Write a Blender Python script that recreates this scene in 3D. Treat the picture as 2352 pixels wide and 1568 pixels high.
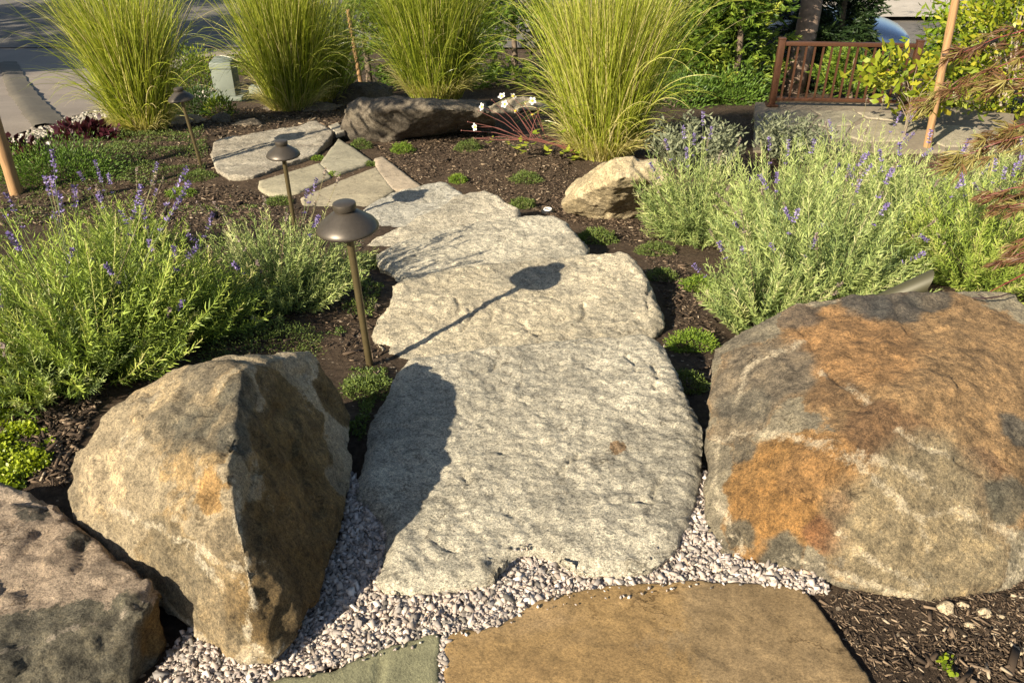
import bpy, bmesh, math, random
import numpy as np
from mathutils import Vector, Matrix, Euler

for _o in list(bpy.data.objects):
    bpy.data.objects.remove(_o, do_unlink=True)
S = bpy.context.scene
COL = S.collection
R = math.radians

# ------------------------------------------------------------ camera, light, exposure
CAM_H, PITCH, ROLL, FPX, IW, IH = 1.6, 32.0, 0.0, 1900.0, 2352.0, 1568.0
cam = bpy.data.cameras.new("camera"); camo = bpy.data.objects.new("camera", cam); COL.objects.link(camo)
cam.sensor_width = 36; cam.lens = FPX / IW * 36; cam.clip_start = 0.05; cam.clip_end = 600
camo.location = (0, 0, CAM_H)
camo.rotation_euler = (R(90 - PITCH), 0, 0)
S.camera = camo
SUN_AZ = (0.695, 0.72)          # the way the light travels over the ground
SUN_EL = 30.0
wd = bpy.data.worlds.new("World"); S.world = wd; wd.use_nodes = True
_nt = wd.node_tree
_sky = _nt.nodes.new("ShaderNodeTexSky"); _sky.sky_type = 'NISHITA'; _sky.sun_disc = False
_sky.sun_elevation = R(SUN_EL); _sky.sun_rotation = math.atan2(-SUN_AZ[0], -SUN_AZ[1])
_nt.links.new(_sky.outputs[0], _nt.nodes["Background"].inputs[0])
_nt.nodes["Background"].inputs[1].default_value = 0.06
sl = bpy.data.lights.new("sun", 'SUN'); sl.energy = 5.0; sl.angle = R(0.5); sl.color = (1.0, 0.89, 0.71)
so = bpy.data.objects.new("sun", sl); COL.objects.link(so)
_d = Vector((SUN_AZ[0], SUN_AZ[1], -math.tan(R(SUN_EL)) * math.hypot(*SUN_AZ)))
so.rotation_euler = _d.to_track_quat('-Z', 'Y').to_euler(); so.location = (-6, -6, 8)
S.view_settings.view_transform = 'Standard'; S.view_settings.look = 'None'
S.view_settings.exposure = 1.18; S.view_settings.gamma = 1
S.cycles.max_bounces = 6; S.cycles.transparent_max_bounces = 8

# ------------------------------------------------------------ from the photograph's pixels to the place
_th, _ro = R(PITCH), R(ROLL)
Fv = np.array([0, math.cos(_th), -math.sin(_th)]); Rv = np.array([1.0, 0, 0]); Uv = np.array([0, math.sin(_th), math.cos(_th)])
CP = np.array([0, 0, CAM_H])
def ray(px, py): return Fv + Rv * ((px - IW / 2) / FPX) - Uv * ((py - IH / 2) / FPX)
def W(px, py, z):
    d = ray(px, py); return CP + d * ((z - CAM_H) / d[2])
def WY(px, py, Y):
    d = ray(px, py); return CP + d * (Y / d[1])
def proj(p):
    v = np.asarray(p, float) - CP; dp = v @ Fv
    return IW / 2 + FPX * (v @ Rv) / dp, IH / 2 - FPX * (v @ Uv) / dp
_PY = [-30, 0.0, 1.5, 2.2, 2.7, 3.2, 4.0, 4.7, 5.4, 5.9, 7.2, 8.0, 8.6, 9.5, 12.0, 17.0, 60, 400]
_PZ = [0, 0.0, -0.01, -0.07, -0.17, -0.25, -0.40, -0.55, -0.72, -0.868, -0.89, -1.0, -1.09, -1.25, -1.75, -2.5, -3.0, -4.0]
def _sm(a, b, v): t = np.clip((np.asarray(v, float) - a) / (b - a), 0, 1); return t * t * (3 - 2 * t)
def H(x, y):
    h = np.interp(y, _PY, _PZ)
    return h + _sm(1.7, 2.5, x) * _sm(6.0, 7.2, y) * (np.minimum(h, -1.15) - h)   # the paved walk lies a little lower
def G(px, py):
    d = ray(px, py); lo, hi = 0.2, 300.0
    ts = np.linspace(0.5, 60, 6000); P = CP + ts[:, None] * d
    k = np.argmax(P[:, 2] < H(P[:, 0], P[:, 1]))
    return P[k]
# ------------------------------------------------------------ numpy noise
_rng0 = np.random.default_rng(7)
_perm = np.concatenate([_rng0.permutation(256)] * 3).astype(np.int64)
_grad = _rng0.normal(size=(256, 3)); _grad /= np.linalg.norm(_grad, axis=1)[:, None]
def _hash(i): return _perm[(_perm[(_perm[i[..., 0] & 255] + i[..., 1]) & 255] + i[..., 2]) & 255]
def pn(P):
    i = np.floor(P).astype(np.int64); f = P - i; u = f * f * f * (f * (f * 6 - 15) + 10)
    r = 0
    for a in (0, 1):
        for b in (0, 1):
            for c in (0, 1):
                g = _grad[_hash(i + np.array([a, b, c]))]
                w = (u[:, 0] if a else 1 - u[:, 0]) * (u[:, 1] if b else 1 - u[:, 1]) * (u[:, 2] if c else 1 - u[:, 2])
                r = r + w * ((f - np.array([a, b, c])) * g).sum(1)
    return r
def fbm(P, o=4):
    r, a = 0, 1.0
    for k in range(o): r = r + a * pn(P * 2 ** k + 17.3 * k); a *= 0.5
    return r
def facets(P):
    return sum(_facets(P + .06 * np.array(o)) for o in ((1, 1, 1), (1, -1, -1), (-1, 1, -1), (-1, -1, 1))) / 4
def _facets(P):
    """broken-stone facets: every cell of a Voronoi lattice is one tilted plane"""
    i = np.floor(P).astype(np.int64); best = np.full(len(P), 9e9); val = np.zeros(len(P))
    for a in (-1, 0, 1):
        for b in (-1, 0, 1):
            for c in (-1, 0, 1):
                j = i + np.array([a, b, c]); h = _hash(j)
                fp = j + 0.5 + 0.45 * _grad[(h * 7 + 3) & 255]; d = P - fp; q = (d * d).sum(1)
                v = (d * _grad[h]).sum(1) + 0.6 * _grad[(h * 5 + 1) & 255][:, 0]
                m = q < best; best = np.where(m, q, best); val = np.where(m, v, val)
    return val
# ------------------------------------------------------------ objects
def put(o, parent=None):
    COL.objects.link(o)
    if parent is not None: o.parent = parent
    return o
def tag(o, label=None, cat=None, group=None, kind=None):
    if label: o["label"] = label
    if cat: o["category"] = cat
    if group: o["group"] = group
    if kind: o["kind"] = kind
    return o
def thing(name, label, cat, loc, group=None):
    o = bpy.data.objects.new(name, None); o.location = tuple(loc); o.empty_display_size = 0.1
    return tag(put(o), label, cat, group)
def mesh_data(name, V, F, mat, smooth=False, tone=None):
    V = np.asarray(V, np.float32); me = bpy.data.meshes.new(name)
    if isinstance(F, np.ndarray):
        n, k = F.shape
        me.vertices.add(len(V)); me.vertices.foreach_set("co", V.ravel())
        me.loops.add(n * k); me.loops.foreach_set("vertex_index", F.astype(np.int32).ravel())
        me.polygons.add(n); me.polygons.foreach_set("loop_start", np.arange(0, n * k, k, dtype=np.int32))
        me.update(calc_edges=True)
    else:
        me.from_pydata([tuple(map(float, v)) for v in V], [], [tuple(int(i) for i in f) for f in F]); me.update()
    if smooth: me.polygons.foreach_set("use_smooth", np.ones(len(me.polygons), bool))
    if tone is not None:
        at = me.attributes.new("tone", 'FLOAT', 'POINT'); at.data.foreach_set("value", np.asarray(tone, np.float32))
    me.materials.append(mat)
    return me
def mesh(name, V, F, mat, parent=None, origin=None, smooth=False, tone=None):
    """V in world space; a child's vertices are stored about its parent's origin"""
    V = np.asarray(V, float)
    if parent is not None:
        p = parent; off = np.zeros(3)
        while p is not None: off = off + np.array(p.location); p = p.parent
        V = V - off
    elif origin is None:
        origin = np.array([(V[:, 0].min() + V[:, 0].max()) / 2, (V[:, 1].min() + V[:, 1].max()) / 2, V[:, 2].min()]); V = V - origin
    else:
        origin = np.asarray(origin, float); V = V - origin
    o = bpy.data.objects.new(name, mesh_data(name, V, F, mat, smooth, tone))
    if parent is None: o.location = tuple(origin)
    return put(o, parent)
class MB:
    """collects solids into one mesh"""
    def __init__(s): s.v, s.f = [], []
    def add(s, V, F):
        n = len(s.v); s.v += [tuple(map(float, v)) for v in V]; s.f += [tuple(i + n for i in f) for f in F]; return s
    def box(s, c, sz, rot=None):
        c = np.array(c, float); h = np.array(sz, float) / 2
        q = np.array([(-1, -1, -1), (1, -1, -1), (1, 1, -1), (-1, 1, -1), (-1, -1, 1), (1, -1, 1), (1, 1, 1), (-1, 1, 1)]) * h
        if rot is not None: q = q @ np.array(rot).T
        return s.add(q + c, [(3, 2, 1, 0), (4, 5, 6, 7), (0, 1, 5, 4), (1, 2, 6, 5), (2, 3, 7, 6), (3, 0, 4, 7)])
    def tube(s, pts, rad, seg=8, caps=True):
        pts = np.array(pts, float); rad = np.broadcast_to(np.array(rad, float), (len(pts),)); V = []
        for k, p in enumerate(pts):
            t = pts[min(k + 1, len(pts) - 1)] - pts[max(k - 1, 0)]; t /= np.linalg.norm(t) + 1e-9
            a = np.cross(t, (0, 1, 0) if abs(t[1]) < .9 else (1, 0, 0)); a /= np.linalg.norm(a); b = np.cross(t, a)
            for j in range(seg):
                q = 2 * math.pi * j / seg; V.append(p + rad[k] * (a * math.cos(q) + b * math.sin(q)))
        F = [(k * seg + j, k * seg + (j + 1) % seg, (k + 1) * seg + (j + 1) % seg, (k + 1) * seg + j) for k in range(len(pts) - 1) for j in range(seg)]
        if caps: F += [tuple(range(seg))[::-1], tuple(range((len(pts) - 1) * seg, len(pts) * seg))]
        return s.add(V, F)
    def lathe(s, prof, c, seg=32, ax=None):
        c = np.array(c, float); ax = np.eye(3) if ax is None else ax; V = []
        for r, z in prof:
            for j in range(seg):
                q = 2 * math.pi * j / seg; V.append(c + ax @ np.array([r * math.cos(q), r * math.sin(q), z]))
        F = [(k * seg + j, k * seg + (j + 1) % seg, (k + 1) * seg + (j + 1) % seg, (k + 1) * seg + j) for k in range(len(prof) - 1) for j in range(seg)]
        return s.add(V, F)
    def build(s, name, mat, parent=None, origin=None, smooth=False):
        return mesh(name, s.v, s.f, mat, parent, origin, smooth)
def sharp(o, ang=35):
    """smooth shading that keeps the hard edges"""
    me = o.data; me.polygons.foreach_set("use_smooth", np.ones(len(me.polygons), bool))
    bm = bmesh.new(); bm.from_mesh(me)
    for e in bm.edges:
        if len(e.link_faces) == 2 and e.calc_face_angle(0) > R(ang): e.smooth = False
    bm.to_mesh(me); bm.free(); return o
# ------------------------------------------------------------ materials
def mat_new(name):
    m = bpy.data.materials.new(name); m.use_nodes = True; nt = m.node_tree
    return m, nt, nt.nodes["Principled BSDF"], lambda a, b: nt.links.new(a, b)
def nd(nt, t, **kw):
    n = nt.nodes.new(t)
    for k, v in kw.items():
        if k in n.inputs: n.inputs[k].default_value = v
        else: setattr(n, k, v)
    return n
def c4(c): return (c[0], c[1], c[2], 1)
def ramp(nt, stops):
    r = nt.nodes.new("ShaderNodeValToRGB"); e = r.color_ramp.elements
    while len(e) < len(stops): e.new(0.5)
    for k, (p, c) in enumerate(stops): e[k].position = p; e[k].color = c4(c) if not isinstance(c, (int, float)) else (c, c, c, 1)
    return r
def noise(nt, vec, scale, detail=6, rough=.6, dist=0.0):
    n = nt.nodes.new("ShaderNodeTexNoise"); n.inputs["Scale"].default_value = scale; n.inputs["Detail"].default_value = detail
    n.inputs["Roughness"].default_value = rough; n.inputs["Distortion"].default_value = dist
    nt.links.new(vec, n.inputs["Vector"]); return n.outputs["Fac"]
def mix(nt, fac, a, b, mode='MIX'):
    m = nt.nodes.new("ShaderNodeMix"); m.data_type = 'RGBA'; m.blend_type = mode
    for s, v in ((m.inputs["Factor"], fac), (m.inputs["A"], a), (m.inputs["B"], b)):
        if s.type == 'VALUE' or s.name == "Factor":
            pass
    fi = [i for i in m.inputs if i.name == "Factor" and i.type == 'VALUE'][0]
    ai = [i for i in m.inputs if i.name == "A" and i.type == 'RGBA'][0]; bi = [i for i in m.inputs if i.name == "B" and i.type == 'RGBA'][0]
    for s, v in ((fi, fac), (ai, a), (bi, b)):
        if isinstance(v, (int, float)): s.default_value = v
        elif isinstance(v, tuple): s.default_value = c4(v)
        else: nt.links.new(v, s)
    return [o for o in m.outputs if o.type == 'RGBA'][0]
def mth(nt, op, a, b=0.0, clamp=False):
    m = nt.nodes.new("ShaderNodeMath"); m.operation = op; m.use_clamp = clamp
    for k, v in ((0, a), (1, b)):
        if isinstance(v, (int, float)): m.inputs[k].default_value = v
        else: nt.links.new(v, m.inputs[k])
    return m.outputs[0]
def bump(nt, h, strength, dist, bsdf, prev=None):
    b = nt.nodes.new("ShaderNodeBump"); b.inputs["Strength"].default_value = strength; b.inputs["Distance"].default_value = dist
    nt.links.new(h, b.inputs["Height"])
    if prev is not None: nt.links.new(prev, b.inputs["Normal"])
    nt.links.new(b.outputs[0], bsdf.inputs["Normal"]); return b.outputs[0]
def obco(nt, scale=(1, 1, 1), rot=(0, 0, 0)):
    t = nt.nodes.new("ShaderNodeTexCoord"); m = nt.nodes.new("ShaderNodeMapping")
    m.inputs["Scale"].default_value = scale; m.inputs["Rotation"].default_value = rot
    nt.links.new(t.outputs["Object"], m.inputs["Vector"]); return m.outputs[0]
def plain(name, col, rough=.5, metal=0.0, spec=.5, nz=0.0, nscale=30):
    m, nt, b, L = mat_new(name); b.inputs["Roughness"].default_value = rough; b.inputs["Metallic"].default_value = metal
    b.inputs["Specular IOR Level"].default_value = spec
    if nz:
        f = noise(nt, obco(nt), nscale, 5); r = ramp(nt, [(.3, tuple(c * (1 - nz) for c in col)), (.7, tuple(min(1, c * (1 + nz)) for c in col))])
        L(f, r.inputs[0]); L(r.outputs[0], b.inputs["Base Color"])
    else: b.inputs["Base Color"].default_value = c4(col)
    return m
def leaf_mat(name, stops, trans=.35, rough=.45, spec=.35):
    m, nt, b, L = mat_new(name)
    a = nd(nt, "ShaderNodeAttribute", attribute_name="tone"); r = ramp(nt, stops); L(a.outputs["Fac"], r.inputs[0])
    L(r.outputs[0], b.inputs["Base Color"]); b.inputs["Roughness"].default_value = rough; b.inputs["Specular IOR Level"].default_value = spec
    t = nt.nodes.new("ShaderNodeBsdfTranslucent"); L(mix(nt, 1.0, r.outputs[0], (1.0, 1.0, .55), 'MULTIPLY'), t.inputs["Color"])
    x = nt.nodes.new("ShaderNodeMixShader"); x.inputs[0].default_value = trans
    L(b.outputs[0], x.inputs[1]); L(t.outputs[0], x.inputs[2]); L(x.outputs[0], nt.nodes["Material Output"].inputs["Surface"])
    return m
def stone_mat(name, base, dark, light, patches=(), vein=None, grain=140, bump_s=.55, origin=(0, 0, 0), rough=.85, streak=(1, 1, 1), rotz=0.0, speck=.5, cover=None, pit=.8, bd=.03, cracks=3.2, stained=False):
    """weathered stone: broad colour drift, fine grain, pale veins or lichen, and coloured stains
    patches: (world point, radius, colour, ragged, squash) ; cover: colour laid over where broad noise is high"""
    m, nt, b, L = mat_new(name); v = obco(nt, streak, (0, 0, rotz)); v0 = obco(nt)
    n1 = noise(nt, v, 2.6, 8, .62, .4); r1 = ramp(nt, [(.32, dark), (.5, base), (.68, light)]); L(n1, r1.inputs[0]); col = r1.outputs[0]
    if cover is not None:
        n2 = noise(nt, v0, cover[1], 8, .66, .8); rr = ramp(nt, [(cover[2], 0.0), (cover[2] + .09, 1.0)]); L(n2, rr.inputs[0]); col = mix(nt, mth(nt, 'MULTIPLY', rr.outputs[0], cover[3]), col, cover[0])
    for (pc, rad, pcol, rag, strength) in patches:
        c = np.array(pc) - np.array(origin); d = nd(nt, "ShaderNodeVectorMath", operation='DISTANCE'); L(v0, d.inputs[0]); d.inputs[1].default_value = tuple(c)
        nn = mth(nt, 'SUBTRACT', noise(nt, v0, 1.3 / rad, 10, .74, .4), .5)
        e = mth(nt, 'ADD', mth(nt, 'DIVIDE', d.outputs["Value"], rad), mth(nt, 'MULTIPLY', nn, rag * 2.6))
        rr = ramp(nt, [(.84, 1.0), (1.0, 0.0)]); L(e, rr.inputs[0])
        mot = ramp(nt, [(.35, tuple(q * .62 for q in pcol)), (.55, pcol), (.72, tuple(min(1, q * 1.3) for q in pcol))]); L(noise(nt, v0, 9, 8, .7, .5), mot.inputs[0])
        col = mix(nt, mth(nt, 'MULTIPLY', rr.outputs[0], strength), col, mot.outputs[0])
    if vein is not None:
        vc, vs, va = vein; nv = noise(nt, v0, vs, 12, .72, .9); q = mth(nt, 'ABSOLUTE', mth(nt, 'SUBTRACT', nv, .5)); rv = ramp(nt, [(.006, 1.0), (.026, 0.0)]); L(q, rv.inputs[0])
        sp = ramp(nt, [(.5, 0.0), (.62, 1.0)]); L(noise(nt, v0, vs * .6, 4, .5), sp.inputs[0])
        col = mix(nt, mth(nt, 'MULTIPLY', mth(nt, 'MULTIPLY', rv.outputs[0], sp.outputs[0]), va), col, vc)
        bl = ramp(nt, [(.57, 0.0), (.63, 1.0)]); L(noise(nt, v0, vs * 7, 12, .80, .3), bl.inputs[0]); bm_ = ramp(nt, [(.45, 0.0), (.62, 1.0)]); L(noise(nt, v0, vs * .8, 3, .5, .3), bm_.inputs[0])
        col = mix(nt, mth(nt, 'MULTIPLY', mth(nt, 'MULTIPLY', bl.outputs[0], bm_.outputs[0]), va), col, vc)
    if stained:                                               # mineral stains, painted shade and pale bands stored on the stone itself (see stain())
        ca = nd(nt, "ShaderNodeAttribute", attribute_name="stain"); sa = nd(nt, "ShaderNodeAttribute", attribute_name="stain_a"); va_ = nd(nt, "ShaderNodeAttribute", attribute_name="vein_d")
        e = mth(nt, 'ADD', sa.outputs["Fac"], mth(nt, 'MULTIPLY', mth(nt, 'SUBTRACT', noise(nt, v0, 19, 12, .8, .1), .5), 2.4)); rs = ramp(nt, [(.34, 0.0), (.58, 1.0)]); L(e, rs.inputs[0])
        mot = ramp(nt, [(.40, .55), (.5, .95), (.60, 1.35)]); mot.color_ramp.elements[2].color = (1.35, 1.3, 1.2, 1); L(noise(nt, v0, 17, 12, .8, 0), mot.inputs[0])
        col = mix(nt, rs.outputs[0], col, mix(nt, 1.0, ca.outputs["Color"], mot.outputs[0], 'MULTIPLY'))
        e = mth(nt, 'ADD', mth(nt, 'MULTIPLY', va_.outputs["Fac"], 5.0), mth(nt, 'MULTIPLY', mth(nt, 'SUBTRACT', noise(nt, v0, 24, 12, .84, .2), .5), 12.0)); rl = ramp(nt, [(.0, 1.0), (1.5, 0.0)]); L(e, rl.inputs[0])
        col = mix(nt, mth(nt, 'MULTIPLY', rl.outputs[0], .6), col, vein[0] if vein else (.6, .52, .38))
    md = ramp(nt, [(.39, .50), (.465, .88), (.535, 1.05), (.61, 1.3)]); md.color_ramp.elements[3].color = (1.3, 1.28, 1.22, 1); L(noise(nt, v, 30, 12, .80, 0), md.inputs[0]); col = mix(nt, pit, col, mix(nt, 1.0, col, md.outputs[0], 'MULTIPLY'))
    g = noise(nt, v, grain, 5, .7); rg = ramp(nt, [(.36, 1 - speck), (.5, 1.0), (.64, 1 + speck * .55)]); rg.color_ramp.elements[2].color = (1 + speck * .5,) * 3 + (1,); L(g, rg.inputs[0])
    col = mix(nt, 1.0, col, rg.outputs[0], 'MULTIPLY')
    fg = ramp(nt, [(.40, .66), (.5, 1.0), (.61, 1.25)]); fg.color_ramp.elements[2].color = (1.25, 1.24, 1.2, 1); L(noise(nt, v, 310, 2, .6), fg.inputs[0]); col = mix(nt, pit, col, mix(nt, 1.0, col, fg.outputs[0], 'MULTIPLY'))
    cr = mth(nt, 'ABSOLUTE', mth(nt, 'SUBTRACT', noise(nt, v, cracks, 9, .58, .5), .5)); rc = ramp(nt, [(.0012, 0.0), (.006, 1.0)]); L(cr, rc.inputs[0])
    cm = ramp(nt, [(.52, 1.0), (.6, 0.0)]); L(noise(nt, v0, cracks * 1.3, 3, .5), cm.inputs[0]); ck = mth(nt, 'MAXIMUM', rc.outputs[0], cm.outputs[0])
    col = mix(nt, ck, mix(nt, 1.0, col, (.35, .32, .28), 'MULTIPLY'), col)
    L(col, b.inputs["Base Color"]); b.inputs["Roughness"].default_value = rough; b.inputs["Specular IOR Level"].default_value = .25
    h1 = noise(nt, v, 30, 11, .74, 0); p = bump(nt, h1, bump_s, bd, b)
    h2 = noise(nt, v, grain, 6, .7); bump(nt, h2, bump_s * .8, .006, b, p)
    return m
# ------------------------------------------------------------ the setting: ground, drive, road
def strip_sheet(name, poly_fn, xs, ys, mat, lift, nz=0.0, nsc=6):
    xs, ys = np.asarray(xs, float), np.asarray(ys, float)
    X, Y = np.meshgrid(xs, ys); Z = H(X, Y) + lift
    V = np.stack([X.ravel(), Y.ravel(), Z.ravel()], 1)
    if nz: V[:, 2] += nz * fbm(V * nsc, 4) * np.clip(1.5 - (V[:, 1] - 9) / 4, 0.1, 1)
    n, k = len(xs), len(ys); idx = np.arange(n * k).reshape(k, n)
    F = np.stack([idx[:-1, :-1], idx[:-1, 1:], idx[1:, 1:], idx[1:, :-1]], -1).reshape(-1, 4)
    if poly_fn is not None:
        c = V[F].mean(1); F = F[poly_fn(c[:, 0], c[:, 1])]
        used, inv = np.unique(F, return_inverse=True); V = V[used]; F = inv.reshape(-1, 4)
    return mesh(name, V, F, mat, None, (0, 0, 0), True)
def soil_mat(name, dark, base, light):
    m, nt, b, L = mat_new(name); v = obco(nt)
    r = ramp(nt, [(.28, dark), (.5, base), (.74, light)]); L(noise(nt, v, 34, 10, .78, .3), r.inputs[0])
    big = ramp(nt, [(.3, .72), (.7, 1.15)]); big.color_ramp.elements[1].color = (1.15, 1.12, 1.08, 1); L(noise(nt, v, 1.3, 5, .6), big.inputs[0])
    col = mix(nt, 1.0, r.outputs[0], big.outputs[0], 'MULTIPLY'); vo = nd(nt, "ShaderNodeTexVoronoi", Scale=95.0); L(v, vo.inputs["Vector"])
    fl = ramp(nt, [(.985, 0.0), (.99, 1.0)]); sep = nd(nt, "ShaderNodeSeparateColor"); L(vo.outputs["Color"], sep.inputs[0]); L(sep.outputs[0], fl.inputs[0])
    L(mix(nt, mth(nt, 'MULTIPLY', fl.outputs[0], .8), col, (.42, .34, .24)), b.inputs["Base Color"])
    b.inputs["Roughness"].default_value = .95; b.inputs["Specular IOR Level"].default_value = .15
    p = bump(nt, noise(nt, v, 40, 10, .75), .9, .03, b); bump(nt, noise(nt, v, 150, 5, .7), .6, .008, b, p)
    return m
def paving_mat(name, base, dark, light, sc=60, seam=None):
    m, nt, b, L = mat_new(name); v = obco(nt)
    r = ramp(nt, [(.3, dark), (.55, base), (.8, light)]); L(noise(nt, v, .8, 8, .7, .4), r.inputs[0])
    g = ramp(nt, [(.3, .8), (.7, 1.15)]); g.color_ramp.elements[1].color = (1.15,) * 3 + (1,); L(noise(nt, v, sc, 4, .7), g.inputs[0])
    L(mix(nt, 1.0, r.outputs[0], g.outputs[0], 'MULTIPLY'), b.inputs["Base Color"]); b.inputs["Roughness"].default_value = .9
    bump(nt, noise(nt, v, sc, 5, .7), .4, .01, b); return m
M_soil = soil_mat("bark_soil", (.028, .019, .012), (.085, .059, .039), (.18, .13, .085))
M_drive = paving_mat("worn_driveway", (.25, .205, .16), (.19, .155, .12), (.30, .25, .195), 55)
M_road = paving_mat("asphalt", (.135, .12, .1), (.10, .09, .075), (.17, .15, .125), 40)
M_pale = paving_mat("pale_concrete", (.42, .37, .3), (.34, .3, .24), (.5, .45, .37), 50)
def gx(a, b, c, d, n1, n2, n3): return np.unique(np.concatenate([np.linspace(-90, a, n1), np.linspace(a, b, n2), np.linspace(b, 90, n3)]))
xs = gx(-5.5, 6, 0, 0, 18, 300, 18); ys = np.unique(np.concatenate([[-12, -6, -3], np.linspace(-1, 9.5, 290), np.linspace(9.5, 20, 60), np.geomspace(20, 300, 18)]))
ground = strip_sheet("ground", None, xs, ys, M_soil, 0.0, .018, 5); tag(ground, kind='structure')
# the drive: everything beyond a curving bed edge
_bx = [-1500, -700, -300, 0, 70, 130, 200, 262, 330, 400, 440, 560, 640, 780, 900, 1000, 1010]
_by = [800, 560, 440, 338, 305, 284, 268, 252, 225, 172, 138, 128, 122, 112, 60, 20, -400]
def drive_zone(x, y):
    P = np.stack([x, y, H(x, y)], 1) - CP; dp = P @ Fv
    px, py = IW / 2 + FPX * (P @ Rv) / dp, IH / 2 - FPX * (P @ Uv) / dp
    return (dp > .5) & (py < np.interp(px, _bx, _by)) & (x < 2)
drive = strip_sheet("driveway", drive_zone, np.linspace(-30, 2, 560), np.concatenate([np.linspace(4.5, 14, 210), np.linspace(14.05, 19, 60)]), M_drive, .035); tag(drive, kind='structure')
road = strip_sheet("road", lambda x, y: (y > 18) & (y < 60), np.linspace(-60, 60, 60), np.linspace(17.5, 62, 50), M_road, .05); tag(road, kind='structure')
walk = strip_sheet("pavement", lambda x, y: (y > 21.3) & (y < 60) & (x > 5), np.linspace(5, 60, 60), np.linspace(21.3, 62, 40), M_pale, .17); tag(walk, kind='structure')
# pale concrete apron lying on the drive
_ap = [W(*p, H(0, G(*p)[1]) + .05) for p in [(372, 40), (440, 0), (560, 10), (660, 32), (700, 62), (600, 64), (480, 52)]]
apron = MB().add([tuple(p) for p in _ap], [tuple(range(len(_ap)))[::-1]]).build("concrete_apron", M_pale); tag(apron, kind='structure')
if apron.data.polygons[0].normal.z < 0: apron.data.flip_normals()
# the rough rounded kerb that runs down the drive
_kp = np.array([G(*p) for p in [(12, 150), (30, 195), (52, 232), (80, 270), (108, 300)]]); _kp = np.array([[np.interp(t, range(5), _kp[:, i]) for i in range(3)] for t in np.linspace(0, 4, 40)])
kt = MB(); _V = []
for k, p in enumerate(_kp):
    t = _kp[min(k + 1, 39)] - _kp[max(k - 1, 0)]; s = np.cross(t / np.linalg.norm(t), (0, 0, 1))
    for u, h in ((-.22, .036), (-.10, .055), (0, .075), (.09, .066), (.13, .03)): _V.append(p + s * (u + .012 * math.sin(k * 2.1 + u * 30)) + np.array([0, 0, h + .008 * math.sin(k * 3.3 + u * 50)]))
kt.add(_V, [(k * 5 + j, k * 5 + j + 1, (k + 1) * 5 + j + 1, (k + 1) * 5 + j) for k in range(39) for j in range(4)])
kerb = kt.build("kerb", paving_mat("kerb_concrete", (.10, .085, .06), (.06, .05, .036), (.19, .155, .105), 16), None, None, True); tag(kerb, kind='structure')

# ------------------------------------------------------------ stones
def remeshed(bm, voxel, smooth_it, smooth_f=.5):
    me = bpy.data.meshes.new("tmp"); bm.to_mesh(me); bm.free(); o = bpy.data.objects.new("tmp", me); COL.objects.link(o)
    q = o.modifiers.new("r", 'REMESH'); q.mode = 'VOXEL'; q.voxel_size = voxel
    if smooth_it: q = o.modifiers.new("s", 'SMOOTH'); q.iterations = smooth_it; q.factor = smooth_f
    dg = bpy.context.evaluated_depsgraph_get(); ev = o.evaluated_get(dg); m2 = ev.to_mesh()
    V = np.empty(len(m2.vertices) * 3, np.float32); m2.vertices.foreach_get("co", V); V = V.reshape(-1, 3).astype(float)
    N = np.empty(len(m2.vertices) * 3, np.float32); m2.vertices.foreach_get("normal", N); N = N.reshape(-1, 3).astype(float)
    F = [tuple(p.vertices) for p in m2.polygons]; ev.to_mesh_clear(); bpy.data.objects.remove(o, do_unlink=True); bpy.data.meshes.remove(me)
    q4 = np.array([f for f in F if len(f) == 4]); 
    return V, N, (q4 if len(q4) == len(F) else F)
def rock(name, hulls, mat, label, cat, voxel=.014, sm=2, rough=(.02, .012, .004), fs=7.0, group=None, origin=None):
    """hulls: lists of corner points of convex lumps that are fused, chipped and roughened"""
    bm = bmesh.new()
    for pts in hulls:
        b2 = bmesh.new(); vs = [b2.verts.new(tuple(p)) for p in pts]; bmesh.ops.convex_hull(b2, input=vs)
        for v in [v for v in b2.verts if not v.link_faces]: b2.verts.remove(v)
        t = bpy.data.meshes.new("t"); b2.to_mesh(t); b2.free(); bm.from_mesh(t); bpy.data.meshes.remove(t)
    V, N, F = remeshed(bm, voxel, sm)
    q = V + .03 * np.stack([pn(V * 5 + k * 31) for k in range(3)], 1)
    V = V + N * (rough[0] * facets(q * fs)[:, None] + rough[1] * fbm(V * 9, 4)[:, None] + rough[2] * fbm(V * 42, 3)[:, None] - rough[0] * .3)
    return tag(mesh(name, V, F, mat, None, origin, True), label, cat, group)
from mathutils.bvhtree import BVHTree
def hitter(o):
    lo = np.array(o.location); V = np.empty(len(o.data.vertices) * 3, np.float32); o.data.vertices.foreach_get("co", V); V = V.reshape(-1, 3) + lo
    t = BVHTree.FromPolygons([tuple(map(float, v)) for v in V], [tuple(p.vertices) for p in o.data.polygons])
    def hit(px, py):
        h = t.ray_cast(Vector(CP), Vector(ray(px, py)).normalized())[0]; return np.array(h) if h is not None else W(px, py, lo[2] + .2)
    return hit
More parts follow.
